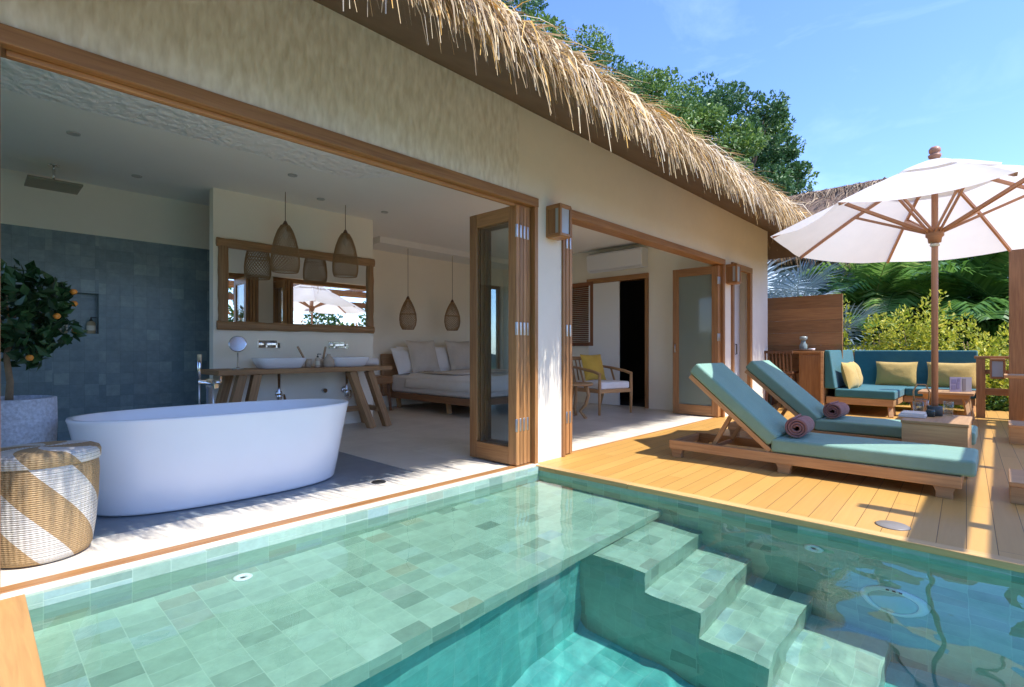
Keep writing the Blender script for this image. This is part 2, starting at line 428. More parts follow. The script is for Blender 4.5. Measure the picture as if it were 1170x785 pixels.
FLOW = leafmat('orange_blossom', [(0, (.7, .18, .02)), (1, (.85, .4, .04))])
SOIL = plain('garden_soil', (.09, .08, .05), .95, nscale=3, namt=.4)
def grassy():
    k = NT('terrain_green'); f = k.noise(k.pos(), .5, 6, .7); k.col(k.ramp(f, [(.3, (.025, .05, .015)), (.7, (.07, .11, .03))])); k.set(Roughness=.95); return k.m
TERR = grassy()
PLASTW = plain('white_plastic', (.80, .81, .82), .35)
GREYP = plain('grey_door_panel', (.55, .58, .60), .5)
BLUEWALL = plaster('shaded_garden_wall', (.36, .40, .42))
PAPER = None

# ------------------------------------------------------------------ camera, sun, sky
cam = bpy.data.objects.new('camera', bpy.data.cameras.new('camera')); COL.objects.link(cam)
cam.location = (0, 0, 1.0); cam.rotation_euler = (R(90), 0, R(43.449 - 90)); cam.data.lens = 18.09; cam.data.sensor_width = 36
cam.data.shift_y = .00556; cam.data.clip_start = .02; cam.data.clip_end = 2000
sc.camera = cam
SD = Vector((-.13, .64, -1.0))
sun = bpy.data.lights.new('sun', 'SUN'); sun.energy = 2.85; sun.angle = R(.5); sun.color = (1, .96, .90); sun.cycles.is_caustics_light = True
so = bpy.data.objects.new('sun', sun); COL.objects.link(so); so.rotation_euler = SD.to_track_quat('-Z', 'Y').to_euler(); so.location = (3, -6, 12)
w = bpy.data.worlds.new('World'); sc.world = w; w.use_nodes = True
wt = w.node_tree; bg = wt.nodes['Background']
sky = wt.nodes.new('ShaderNodeTexSky'); sky.sky_type = 'NISHITA'; sky.sun_disc = False
to = -SD
sky.sun_elevation = math.atan2(to.z, math.hypot(to.x, to.y)); sky.sun_rotation = math.atan2(to.x, to.y)
sky.altitude = 20; sky.air_density = 1.0; sky.dust_density = .35; sky.ozone_density = 3.5
tc = wt.nodes.new('ShaderNodeTexCoord'); mp = wt.nodes.new('ShaderNodeMapping'); mp.inputs['Scale'].default_value = (2.2, 2.2, 7.); mp.inputs['Rotation'].default_value = (R(24), R(30), R(20))
nz = wt.nodes.new('ShaderNodeTexNoise'); nz.inputs['Scale'].default_value = 1.3; nz.inputs['Detail'].default_value = 7; nz.inputs['Roughness'].default_value = .62; nz.inputs['Distortion'].default_value = .6
cr = wt.nodes.new('ShaderNodeValToRGB'); cr.color_ramp.elements[0].position = .55; cr.color_ramp.elements[0].color = (0, 0, 0, 1); cr.color_ramp.elements[1].position = .85; cr.color_ramp.elements[1].color = (.12, .12, .12, 1)
mx = wt.nodes.new('ShaderNodeMix'); mx.data_type = 'RGBA'; mx.inputs[7].default_value = (9., 9.4, 10., 1)
wt.links.new(tc.outputs['Generated'], mp.inputs[0]); wt.links.new(mp.outputs[0], nz.inputs['Vector']); wt.links.new(nz.outputs['Fac'], cr.inputs[0])
wt.links.new(cr.outputs[0], mx.inputs[0]); wt.links.new(sky.outputs[0], mx.inputs[6]); tn = wt.nodes.new('ShaderNodeMix'); tn.data_type = 'RGBA'; tn.blend_type = 'MULTIPLY'; tn.inputs[0].default_value = 1; tn.inputs[7].default_value = (.66, .76, 1.03, 1)
wt.links.new(mx.outputs[2], tn.inputs[6]); wt.links.new(tn.outputs[2], bg.inputs[0])
bg.inputs[1].default_value = .15
sc.view_settings.view_transform = 'Standard'; sc.view_settings.look = 'None'; sc.view_settings.exposure = 1.37; sc.view_settings.gamma = 1; sc.view_settings.use_curve_mapping = False
cy = sc.cycles
cy.use_denoising = True; cy.max_bounces = 12; cy.diffuse_bounces = 9; cy.glossy_bounces = 5; cy.transmission_bounces = 6; cy.transparent_max_bounces = 24
cy.sample_clamp_indirect = 12; cy.caustics_reflective = True; cy.caustics_refractive = True; cy.blur_glossy = .3

# ------------------------------------------------------------------ dimensions
YF = 2.95      # outer face of the facade
PX0, PX1 = .15, 3.36   # pool in X
PY0, PY1 = -7.0, 2.86  # pool in Y
WZ = -.06
exec_parts = []
# ------------------------------------------------------------------ terrain
def terr(u, v):
    x = -160 + 320 * u; y = -120 + 320 * v
    d = max(0., y - 11 + .10 * x * (1 if x < 0 else .2)); h = 9.5 * (1 - math.exp(-(d / 26.) ** 1.6))
    h *= 1 / (1 + math.exp((x - 30) / 6.))
    return Vector((x, y, -1.75 + h + .3 * noise.noise(Vector((x * .1, y * .1, 0)))))
mb = MB(); mb.grid(terr, 110, 110); struct(mb.build('ground', TERR), 'green garden ground rising to a hill behind the villa')

# ------------------------------------------------------------------ pool
FZ = -1.38
mb = MB()
T = .2
mb.box(PX0 - T, PY0 - T, FZ - .1, PX1 + T, PY1 + T, FZ)                       # floor
mb.box(PX0 - T, PY0, FZ, PX0, PY1, -.008)
mb.box(PX1, PY0, FZ, PX1 + T, PY1, -.008)
mb.box(PX0 - T, PY1, FZ, PX1 + T, PY1 + .03, -.004)
mb.box(PX0 - T, PY0 - T, FZ, PX1 + T, PY0, -.008)
mb.box(PX0, 1.86, FZ, PX1, PY1, -.42)                                       # shelf body, set back under the lip
mb.box(PX0, 1.73, -.42, PX1, PY1, -.30)                                     # shelf slab
SX = 2.58
for (ya, yb, zt) in ((1.43, 1.86, -.51), (1.12, 1.43, -.735), (.79, 1.12, -.975), (.42, .79, -1.20)):
    mb.box(SX, ya, FZ, PX1, yb, zt)
for fi, f in enumerate(mb.f):
    c = sum((mb.v[q] for q in f), Vector()) / 4
    if c.z < FZ + .001 or (abs(c.y - 1.86) < .001 and c.z < -.45 and abs(mb.v[f[0]].x - mb.v[f[2]].x) > 2): mb.mi[fi] = 1
basin = struct(mb.build('pool_basin', [POOLT, POOLD]), 'green stone tiled plunge pool with shallow shelf and corner steps')
basin.cycles.is_caustics_receiver = True
def wat(u, v):
    x = PX0 + .001 + (PX1 - PX0 - .002) * u; y = PY0 + .001 + (PY1 - PY0 - .002) * v
    k = .35 + .65 * min(1, max(0, (2.6 - y) / 1.6))
    p = Vector((x, y, 0))
    z = 1.3 * k * (.0034 * noise.noise(p * 2.3 + Vector((3, 1, 0))) + .0017 * noise.noise(p * 5.5) + .0007 * noise.noise(p * 12))
    return Vector((x, y, WZ + z))
k = NT('pool_water'); k.set(Roughness=0, IOR=1.33, Transmission_Weight=1.0); k.b.inputs['Base Color'].default_value = (.78, 1, .935, 1)
mb = MB(); mb.grid(wat, 110, 330); wo = struct(mb.build('pool_water', k.m), 'clear rippled pool water')
wo.cycles.is_caustics_caster = True
# pool fittings
pl = thing('pool_light', 'round white underwater lamp on the pool wall below the deck edge', 'pool light', (PX1, .40, -.755))
mb = MB(); mb.M = Matrix.Rotation(R(-90), 4, 'Y')
mb.lathe([(.0, .03), (.085, .03), (.10, .022), (.10, .014)], 32); a = mb.build('lens', plain('lamp_lens', (.45, .58, .58), .2), pl)
mb = MB(); mb.M = Matrix.Rotation(R(-90), 4, 'Y')
mb.lathe([(.10, .0), (.145, .0), (.142, .012), (.12, .026), (.102, .028), (.100, .02)], 36); b = mb.build('trim_ring', PLASTW, pl)
mb = MB(); mb.M = Matrix.Rotation(R(-90), 4, 'Y')
for dx in (-.025, 0, .025): mb.box(.118, dx - .006, .024, .134, dx + .006, .031)
c = mb.build('slots', BLACKM, pl)
for o in (a, b, c): o.cycles.is_caustics_receiver = True
def jet(name, label, loc, rot, r=.05):
    mb = MB(); mb.M = rot
    mb.lathe([(r * .35, .0), (r * .35, .012), (r * .7, .018), (r, .012), (r, 0)], 24)
    o = mb.build(name, PLASTW, None, loc=loc); o.cycles.is_caustics_receiver = True
    return tag(o, label, 'pool fitting')
jet('water_inlet', 'white round water inlet high on the pool wall beside the steps', (PX1, .78, -.33), Matrix.Rotation(R(-90), 4, 'Y'))
jet('shelf_drain', 'small white drain fitting at the house edge of the shallow pool shelf', (.95, 2.77, -.30), Matrix.Identity(4), .045)

# ------------------------------------------------------------------ decks and floors
mb = MB(); mb.box(PX1 + .07, -9, -.14, 11.5, 3.0, 0)
struct(mb.build('wooden_deck', DECK), 'honey coloured wooden deck beside the pool')
mb = MB()
yy = -9
while yy < 2.85:
    y2 = min(2.9, yy + 2.2); mb.box(PX1 - .012, yy, -.035, PX1 + .067, y2 - .003, .003); yy = y2
struct(mb.build('deck_edging', wood('deck_edge', (.42, .23, .08), (.60, .38, .15), .45), bevel=.004), 'wooden edging board between deck and pool')
mb = MB()
for i in range(14):
    mb.box(PX0 + .012 - (i + 1) * .14, -5, -.04, PX0 + .012 - i * .14 - .004, 2.925, 0)
struct(mb.build('near_deck', wood('near_deck_wood', (.40, .20, .07), (.58, .33, .12), .45), bevel=.003), 'wooden deck at the near corner of the pool')
mb = MB(); mb.box(-2, -5, -.3, PX0 - .01, 2.88, -.045); mb.box(PX1 + .03, -9, -1.5, 11.45, 2.9, -.145); struct(mb.build('deck_base', DARKW), 'dark deck framing')
mb = MB(); mb.box(-3, 2.892, -.16, PX1 + .06, 2.958, .002); mb.box(-3, 3.03, -.16, 3.45, 3.47, 0); mb.box(3.36, 3.03, -.16, 9.6, 3.36, 0)
struct(mb.build('stone_threshold', COPING, bevel=.003), 'pale stone threshold along the open doors')
mb = MB(); mb.box(-3, 2.958, -.16, 3.43, 3.03, .006); mb.box(3.78, 3.0, -.16, 7.6, 3.03, .004)
struct(mb.build('door_track', TEAK, bevel=.003), 'wooden door track set in the stone threshold')
mb = MB(); mb.box(-1.2, 3.47, -.16, 2.5, 7.9, -.004); struct(mb.build('bathroom_floor', SLATE), 'blue grey slate floor under the bathtub')
mb = MB(); mb.box(2.5, 3.47, -.16, 9.7, 7.9, 0); mb.box(3.45, 3.36, -.16, 9.7, 3.47, 0); struct(mb.build('floor', LIME), 'beige limestone floor of the open room')
mb = MB(); mb.lathe([(0, .006), (.05, .006), (.055, 0)], 24, (2.12, 3.39, 0)); tag(mb.build('floor_drain', BLACKM), 'small dark round floor drain in the stone threshold', 'floor drain')
mb = MB(); mb.lathe([(0, .006), (.075, .006), (.085, 0)], 28, (3.60, .44, 0)); tag(mb.build('skimmer_lid', plain('skimmer_grey', (.22, .20, .18), .4)), 'dark oval-looking skimmer lid set in the deck by the pool edge', 'skimmer lid')

# ------------------------------------------------------------------ villa shell
villa = thing('villa', 'cream plastered villa with thatched roof and folding timber doors opening to the pool', 'villa', (0, YF, 0))
VM = Matrix.Translation((0, -YF, 0))
def vpart(mb, name, mats, bevel=0, label=None, parent=None):
    for i in range(len(mb.v)): mb.v[i] = VM @ mb.v[i]
    return mb.build(name, mats, parent or villa, bevel, label=label)
HZ, WT = 2.315, 3.075
mb = MB()
for (a, z0, b, z1) in ((3.19, HZ, 9.63, WT), (3.43, -.1, 3.78, HZ), (7.66, 0, 7.93, HZ), (8.79, 0, 9.63, HZ)):
    mb.box(a, YF, z0, b, YF + .2, z1)
mb.box(9.43, YF + .2, 0, 9.63, 7.75, WT)
vpart(mb, 'facade_wall', WALL)
mb = MB(); mb.box(-2.5, YF - .012, HZ, 3.19, YF + .2, WT); mb.box(-2.5, YF, -.1, .03, YF + .2, HZ)
vpart(mb, 'dappled_light_panel', DAPPLE, label='plaster panel above the wide opening with painted dapples of pool light')
mb = MB(); mb.box(-2.5, 3.15, 2.8, 9.43, 7.9, 2.9); mb.box(-2.5, 3.151, HZ - .001, 9.43, 3.2, 2.8); vpart(mb, 'ceiling', CEIL)
mb = MB(); mb.prism([(-1.19, 3.20), (3.36, 3.20), (3.15, 4.42), (2.72, 4.95), (-1.19, 4.98)], 2, 2.786, 2.801); vpart(mb, 'ceiling_light_patch', SHIMMER, label='pale plaster strip of the bathroom ceiling, bumped and whitened as reflected pool light')  # strip shaped like the light patch thrown up by the pool
mb = MB(); mb.box(4.5, 7.15, 2.70, 7.9, 7.75, 2.8); vpart(mb, 'ceiling_bulkhead', WHITEP)
mb = MB(); mb.box(1.87, 6.35, 0, 3.88, 6.48, 2.8); mb.box(3.78, 6.48, 0, 3.88, 7.75, 2.8); vpart(mb, 'vanity_wall', INWALL)
mb = MB(); mb.box(3.88, 7.75, 0, 7.12, 7.9, 2.8); mb.box(7.12, 7.75, 2.35, 7.85, 7.9, 2.8); mb.box(7.85, 7.75, 0, 9.43, 7.9, 2.8); vpart(mb, 'bedroom_wall', INWALL)
mb = MB(); mb.box(7.12, 7.80, 0, 7.18, 7.86, 2.35); mb.box(7.79, 7.80, 0, 7.85, 7.86, 2.35); mb.box(7.18, 7.80, 2.28, 7.79, 7.86, 2.35); mb.box(7.18, 7.80, 0, 7.79, 7.86, .07); wf = vpart(mb, 'window', TEAK, .003, label='tall bedroom window added for daylight, behind the folded door glass')  # window added to bring more sky light into the bedroom
mb = MB(); mb.box(7.18, 7.828, .07, 7.79, 7.834, 2.28); vpart(mb, 'pane', GLASS, parent=wf)  # glass of the window added for sky light
# end wall with doorway (y 4.36..5.28) and shutter window (5.42..5.95)
mb = MB()
for (a, z0, b, z1) in ((3.15, 0, 4.36, 2.8), (4.36, 2.2, 5.28, 2.8), (5.28, 0, 7.75, 2.8)): mb.box(7.9, a, z0, 8.0, b, z1)
vpart(mb, 'end_wall', INWALL)
mb = MB(); mb.box(-1.3, 3.15, 0, -1.2, 3.7, 2.8); mb.box(-1.3, 3.7, 0, -1.2, 6.9, .15); mb.box(-1.3, 3.7, 2.65, -1.2, 6.9, 2.8); mb.box(-1.3, 6.9, 0, -1.2, 7.4, 2.8); vpart(mb, 'side_wall', INWALL)  # wide gap out of view, opened to bring sky light inside
# shower wall with niche x .60..0.985, z 1.17..1.61
mb = MB()
nx0, nx1, nz0, nz1, SY = .60, .985, 1.17, 1.61, 7.2
mb.box(-1.2, SY, 0, nx0, SY + .12, 2.25); mb.box(nx1, SY, 0, 3.78, SY + .12, 2.25)
mb.box(nx0, SY, 0, nx1, SY + .12, nz0); mb.box(nx0, SY, nz1, nx1, SY + .12, 2.25); mb.box(nx0 - .05, SY + .12, nz0 - .05, nx1 + .05, SY + .14, nz1 + .05)
vpart(mb, 'shower_tiling', SHOWT, label='blue green tiled shower wall with a recessed niche')
mb = MB(); mb.box(-1.2, SY + .004, 2.25, 3.78, SY + .12, 2.8); vpart(mb, 'shower_wall', INWALL)
mb = MB(); mb.box(9.43, 3.15, -.01, 9.42, 3.2, .01); 
mb = MB(); mb.box(8.0, 7.2, 0, 9.43, 7.3, 2.8); mb.box(9.40, 3.16, 0, 9.425, 7.2, 2.8); mb.box(8.005, 3.16, 2.77, 9.40, 7.2, 2.795); mb.box(8.003, 5.56, 0, 8.02, 7.2, 2.77); mb.box(8.03, 3.2, .001, 9.4, 7.2, .004); vpart(mb, 'pantry_shade_lining', plain('pantry_painted_dark', (.03, .028, .026), .8))  # near-black lining paints in the darkness of the unlit pantry
# door frames
mb = MB()
mb.box(.03, YF - .025, HZ - .075, 3.43, YF + .13, HZ + .003); mb.box(.031, YF - .02, 0, .088, YF + .13, HZ - .075); mb.box(3.385, YF - .02, 0, 3.428, YF + .13, HZ - .075)
mb.box(.105, YF + .03, HZ - .10, 3.385, YF + .06, HZ - .075)
vpart(mb, 'door_frame', TEAK, .004)
mb = MB()
mb.box(3.78, YF - .025, HZ - .075, 7.66, YF + .13, HZ + .003); mb.box(3.782, YF - .02, 0, 3.82, YF + .13, HZ - .075); mb.box(7.60, YF - .02, 0, 7.658, YF + .13, HZ - .075)
vpart(mb, 'door_frame', TEAK, .004)
mb = MB()
mb.box(7.93, YF - .03, HZ - .09, 8.79, YF + .03, HZ + .002); mb.box(7.931, YF - .028, 0, 8.01, YF + .03, HZ - .09); mb.box(8.70, YF - .028, 0, 8.789, YF + .03, HZ - .09)
vpart(mb, 'door_frame', TEAK, .004)
# folding door leaf (local: hinge edge at origin, leaf runs +y, thickness in x)
def leaf(x, y, rz, w=.60, h=2.225, frost=False, pull=False):
    mb = MB(); t = .042; st = .095
    mb.box(-t / 2, 0, .012, t / 2, st, h); mb.box(-t / 2, w - st, .012, t / 2, w, h)
    mb.box(-t / 2 + .001, st, .012, t / 2 - .001, w - st, .012 + .15); mb.box(-t / 2 + .001, st, h - .12, t / 2 - .001, w - st, h)
    e = mb.build('folding_door', TEAK, villa, .004)
    e.location = (x, y - YF, 0); e.rotation_euler = (0, 0, rz)
    mb = MB(); mb.box(-.006, st, .162, .006, w - st, h - .12); mb.build('pane', FROST if frost else GLASS, e)
    for z in (.30, 1.12, 1.95):
        mb = MB(); mb.box(-t / 2 - .006, -.004, z, -.002, .010, z + .11); mb.tube([(-t / 2 - .004, -.006, z), (-t / 2 - .004, -.006, z + .11)], .006, 8); mb.build('hinge', STEEL, e, .002)
    if pull:
        mb = MB(); mb.tube([(-.05, w - .05, .95), (-.05, w - .05, 1.08)], .008, 8); mb.bar((-.02, w - .05, .96), (-.05, w - .05, .96), .01, .01); mb.bar((-.02, w - .05, 1.07), (-.05, w - .05, 1.07), .01, .01); mb.build('handle', STEEL, e)
    return e
for i in range(4): leaf(3.205 + i * .05, 2.965 + .004 * i, R(0.6 if i == 0 else -.3), .585)
for i in range(3): leaf(3.845 + i * .052, 2.965, R(-.4 * i), .58)
for i in range(2): leaf(7.525 + i * .05, 2.975, R(.5), .70, frost=True, pull=(i == 0))
# pantry sliding door
e = None
mb = MB(); mb.box(8.01, YF + .05, .01, 8.16, YF + .09, HZ - .09); vpart(mb, 'sliding_door', TEAK, .004)
mb = MB(); mb.box(8.50, YF + .16, .01, 8.75, YF + .20, HZ - .09); e = vpart(mb, 'sliding_door', GREYP, .004, label='grey white sliding door panel')
mb = MB(); mb.tube([(8.53, YF + .15 - YF, .92), (8.53, .13, .92), (8.53, .13, 1.08), (8.53, .15, 1.08)], .009, 8); mb.build('handle', BLACKM, e)
# inner doorway
mb = MB(); mb.box(7.87, 4.30, 0, 8.02, 4.36, 2.2); mb.box(7.865, 4.30, 2.2, 8.02, 5.55, 2.29); vpart(mb, 'inner_door_frame', TEAK, .004)
mb = MB(); mb.box(7.862, 4.86, 0.01, 7.897, 5.50, 2.195); e = vpart(mb, 'sliding_door', WHITEP, .003, label='white sliding door beside the dark doorway')
# louvred shutter
mb = MB(); ya, yb, za, zb = 5.40, 5.98, 1.06, 2.24
mb.box(7.86, ya, za, 7.899, ya + .07, zb); mb.box(7.86, yb - .07, za, 7.899, yb, zb); mb.box(7.861, ya + .07, za, 7.899, yb - .07, za + .07); mb.box(7.861, ya + .07, zb - .07, 7.899, yb - .07, zb)
sh = vpart(mb, 'shutter', wood('shutter_wood', (.16, .06, .025), (.30, .12, .05), .5), .003)
mb = MB(); z = za + .09
while z < zb - .08:
    mb.bar((7.88, ya + .07, z), (7.88, yb - .07, z), .034, .008, up=(.6, 0, 1)); z += .036
vpart(mb, 'louvre', sh.data.materials[0], parent=sh)
# recessed ceiling spots
for (x, y) in ((1.2, 6.5), (2.3, 5.3), (2.9, 5.9), (3.75, 5.85), (.6, 5.6)):
    mb = MB(); mb.lathe([(0, 2.794), (.03, 2.794), (.035, 2.79), (.045, 2.79), (.047, 2.8)], 20, (x, y - YF, 0)); mb.build('ceiling_spotlight', plain('spot_trim', (.5, .5, .48), .5), villa)
# thatched roof: soffit, mass and straw
E0 = -3.0; E1 = 9.95
ridgeY, ridgeZ = 5.6, 5.4
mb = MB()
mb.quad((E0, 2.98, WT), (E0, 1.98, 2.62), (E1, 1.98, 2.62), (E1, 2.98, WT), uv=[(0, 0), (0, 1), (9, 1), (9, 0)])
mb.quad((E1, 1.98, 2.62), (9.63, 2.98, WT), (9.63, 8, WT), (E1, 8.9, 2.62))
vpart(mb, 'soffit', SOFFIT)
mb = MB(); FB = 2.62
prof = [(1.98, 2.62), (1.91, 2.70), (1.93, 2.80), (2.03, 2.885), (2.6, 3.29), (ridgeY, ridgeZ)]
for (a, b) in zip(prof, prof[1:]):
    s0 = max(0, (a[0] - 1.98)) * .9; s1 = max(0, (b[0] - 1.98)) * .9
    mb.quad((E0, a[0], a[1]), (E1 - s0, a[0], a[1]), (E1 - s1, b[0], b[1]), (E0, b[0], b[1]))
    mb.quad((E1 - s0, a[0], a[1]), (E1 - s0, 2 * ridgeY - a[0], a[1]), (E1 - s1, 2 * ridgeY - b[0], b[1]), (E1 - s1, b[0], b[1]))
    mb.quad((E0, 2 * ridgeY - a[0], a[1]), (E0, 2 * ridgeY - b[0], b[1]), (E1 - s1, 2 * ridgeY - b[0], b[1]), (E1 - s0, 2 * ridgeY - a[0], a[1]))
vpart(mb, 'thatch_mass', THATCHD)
def strand(mb, p, d, L, wd, drop=1.0, n=3):
    p = Vector(p); d = Vector(d).normalized(); side = d.cross(Vector((0, 0, 1)))
    if side.length < 1e-3: side = Vector((1, 0, 0))
    side.normalize(); a = random.uniform(-.9, .9)
    side = (side * math.cos(a) + d.cross(side) * math.sin(a))
    mb.new(); prev = None
    for i in range(n + 1):
        t = i / n; ww = wd * (1 - .75 * t)
        ids = (mb.vert(p - side * ww), mb.vert(p + side * ww))
        if prev: mb.face([prev[0], prev[1], ids[1], ids[0]], [(0, 0), (1, 0), (1, 1), (0, 1)])
        prev = ids
        p = p + d * (L / n); d = (d + Vector((0, 0, -drop / n))).normalized()
def straw(n, x0, x1, axis='front'):
    mb = MB()
    for i in range(n):
        x = random.uniform(x0, x1); u = random.random() ** 1.3 * .55
        cl = noise.noise(Vector((x * 3.1, 0, 0))); cl2 = noise.noise(Vector((x * 9, 4, 0)))
        y = 1.99 + u; z = 2.86 + u * .71 + random.uniform(-.03, .05)
        if random.random() < .3: y = 1.95 + random.uniform(-.02, .05); z = random.uniform(2.68, 2.84)
        d = Vector((random.gauss(.10 + .45 * cl2, .30 if random.random() < .75 else .65), -.85, -.80 + random.gauss(.05, .25)))
        L = random.uniform(.2, .44) + .09 * cl + (.1 if random.random() < .05 else 0)
        if u > .25: d.z += .12; L *= 1.15
        strand(mb, (x, y - YF, z), d, L, random.uniform(.0035, .0105), random.uniform(1.7, 3.8))
    # stray stalks that stand up along the silhouette
    for i in range(n // 14):
        x = random.uniform(x0, x1); u = random.uniform(0, .4)
        strand(mb, (x, 2.0 + u - YF, 2.87 + u * .71), (random.gauss(.5, .4), -1, random.uniform(-.35, .12)), random.uniform(.18, .36), random.uniform(.003, .006), .7)
    return mb
mb = straw(9500, -.6, E1 + .05)
for i in range(1600):
    y = random.uniform(1.9, 5.5); u = random.random() * .5
    strand(mb, (E1 + .02 - u, y - YF, 2.84 + u * .75), (1, random.gauss(-.1, .3), -.7 + random.gauss(0, .2)), random.uniform(.3, .55), random.uniform(.004, .009), random.uniform(1.1, 2.2))
mb.build('thatch_straw', THATCH, villa)

# ------------------------------------------------------------------ wall lanterns
def lantern(loc, label, rz=0):
    t = thing('wall_lantern', label, 'wall lantern', loc, rz, 'teak box lanterns')
    mb = MB(); w, d, h, f = .165, .165, .27, .025      # local: back on y=0, sticks out to -y
    for sx in (-w / 2, w / 2 - f):
        mb.box(sx, -d, 0, sx + f, -d + f, h)
    mb.box(-w / 2, -.02, 0, w / 2, 0, h)
    mb.box(-w / 2 + .006, -.10, f, -w / 2 + .02, -.02, h - f); mb.box(w / 2 - .02, -.10, f, w / 2 - .006, -.02, h - f)
    mb.box(-w / 2 + f, -d, 0, w / 2 - f, -d + f, f); mb.box(-w / 2 + f, -d, h - f, w / 2 - f, -d + f, h)
    for sx in (-w / 2, w / 2 - f):
        mb.box(sx, -d + f, 0, sx + f, -.02, f); mb.box(sx, -d + f, h - f, sx + f, -.02, h)
    mb.box(-w / 2 + .004, -d + .004, h, w / 2 - .004, 0, h + .012); mb.box(-w / 2 + .01, -d + .01, -.008, w / 2 - .01, -.01, 0)
    mb.build('frame', TEAK, t, .003)
    mb = MB(); mb.box(-w / 2 + f, -d + .012, f, w / 2 - f, -d + .016, h - f)
    for sx in (-w / 2 + .012, w / 2 - .016): mb.box(sx, -d + f, f, sx + .004, -.02, h - f)
    mb.build('pane', plain('lantern_pane', (.42, .45, .47), .15), t)
    return t
ln = lantern((3.635, YF - .002, 2.0), 'square teak wall lantern on the white pillar between the two folding doors')
dup(ln, (7.80, YF - .002, 1.975), 0, 'square teak wall lantern beside the narrow pantry door at the far end of the facade')

# ------------------------------------------------------------------ bathroom
tub = thing('bathtub', 'white oval freestanding bathtub on the slate floor', 'bathtub', (1.265, 3.985, 0), R(-3))
mb = MB()
A, B = .885, .40
outer = [(.82, 0), (.845, .006), (.856, .02), (.890, .16), (.923, .32), (.955, .46), (.978, .555), (.985, .572), (.98, .583)]
inner = [(.955, .583), (.945, .575), (.915, .50), (.86, .36), (.78, .22), (.66, .15), (.4, .135), (0, .13)]
mb.lathe([(r, z) for r, z in outer + inner], 72, sx=A, sy=B, ex=2.5)
mb.build('tub_shell', TUBM, tub)
mb = MB(); mb.lathe([(0, .142), (.03, .142), (.034, .134)], 16, (.2, 0, 0)); mb.build('drain', CHROME, tub)
tp = thing('bath_tap', 'floor standing chrome tap with hand shower behind the bathtub', 'tap', (1.33, 4.62, 0))
mb = MB(); mb.lathe([(.05, 0), (.05, .012), (.02, .018), (.02, .68), (.026, .69), (.026, .76), (.0, .765)], 20); mb.build('column', CHROME, tp)
mb = MB(); mb.bar((-.02, -.01, .725), (-.02, -.24, .725), .035, .022); mb.box(-.037, -.25, .695, -.003, -.225, .737); mb.build('spout', CHROME, tp, .004)
mb = MB(); mb.tube([(-.07, 0, .74), (-.07, 0, .83), (-.072, -.01, .96)], [.012, .013, .017], 12); mb.bar((0, 0, .74), (-.08, 0, .74), .03, .03); mb.build('hand_shower', CHROME, tp)
mb = MB(); mb.tube([(.03, 0, .73), (.085, -.01, .73)], [.02, .022], 14); mb.box(.075, -.016, .73, .09, -.004, .78); mb.build('handle', CHROME, tp)
mb = MB(); mb.tube([(-.07, 0, .74), (-.06, .03, .55), (0, .05, .38), (.045, .03, .45), (.03, .01, .68)], .007, 6); mb.build('hose', STEEL, tp)
# laundry basket
bk = thing('laundry_basket', 'round woven laundry basket with white diagonal stripes and a lid', 'basket', (.245, 3.385, 0), R(35))
mb = MB(); mb.lathe([(.0, .004), (.165, .004), (.182, .012), (.192, .035), (.206, .14), (.217, .28), (.220, .40), (.217, .47), (.214, .475)], 56); mb.build('woven_body', BASKW, bk)
mb = MB(); mb.lathe([(.222, .455), (.226, .46), (.227, .495), (.220, .512), (.20, .521), (.1, .527), (.0, .528)], 56); mb.build('lid', wicker('lid_weave', (.50, .34, .17), (.74, .70, .63)), bk)
# potted citrus
pt = thing('potted_orange_tree', 'small orange tree with round crown in a blue grey ribbed pot', 'potted tree', (.165, 4.36, 0), .4)
mb = MB(); mb.lathe([(.0, 0), (.17, 0), (.19, .03), (.215, .3), (.225, .55), (.222, .70), (.20, .705), (.195, .66), (0, .655)], 40); mb.build('pot', POTM, pt)
mb = MB(); mb.lathe([(0, .668), (.19, .664)], 24); mb.build('soil', SOIL, pt)
mb = MB(); mb.tube([(0, 0, .64), (.008, .0, .8), (-.006, .008, .95), (.004, 0, 1.08)], [.022, .018, .016, .014], 8)
for i in range(9):
    a = i * 2.4; z = 1.0 + .02 * i; r = .19
    mb.tube([(0, 0, z), (r * .5 * math.cos(a), r * .5 * math.sin(a), z + .09), (r * math.cos(a), r * math.sin(a), z + .17)], [.009, .006, .003], 5)
mb.build('trunk', plain('citrus_bark', (.30, .20, .11), .85, nscale=25, namt=.2), pt)
def leaves(mb, n, cx, rad, size, shape=None, up=.2, elong=1.7):
    for i in range(n):
        while 1:
            p = Vector((random.uniform(-1, 1), random.uniform(-1, 1), random.uniform(-1, 1)))
            if p.length <= 1: break
        q = p * (p.length ** -.45 if p.length > .01 else 1)
        if q.length > 1: q.normalize()
        c = Vector(cx) + Vector((q.x * rad[0], q.y * rad[1], q.z * rad[2]))
        leafquad(mb, c, q, size * random.uniform(.5, 1.45), up, elong)
def leafquad(mb, c, outdir, s, up=.2, elong=1.7):
    d = Vector((random.gauss(0, .7), random.gauss(0, .7), random.gauss(up, .6))) + outdir * .9
    d.normalize(); sd = d.cross(Vector((random.gauss(0, 1), random.gauss(0, 1), random.gauss(0, 1))))
    if sd.length < 1e-3: return
    sd.normalize(); nrm = d.cross(sd)
    a = c - d * s * elong * .5; b = c + d * s * elong * .5
    mb.new(); r = mb.rnd
    m = c + nrm * s * .12
    i = [mb.vert(a), mb.vert(m + sd * s * .42), mb.vert(b), mb.vert(m - sd * s * .42)]
    mb.face(i, [(0, 0), (1, 0), (1, 1), (0, 1)], False, r)
mb = MB()
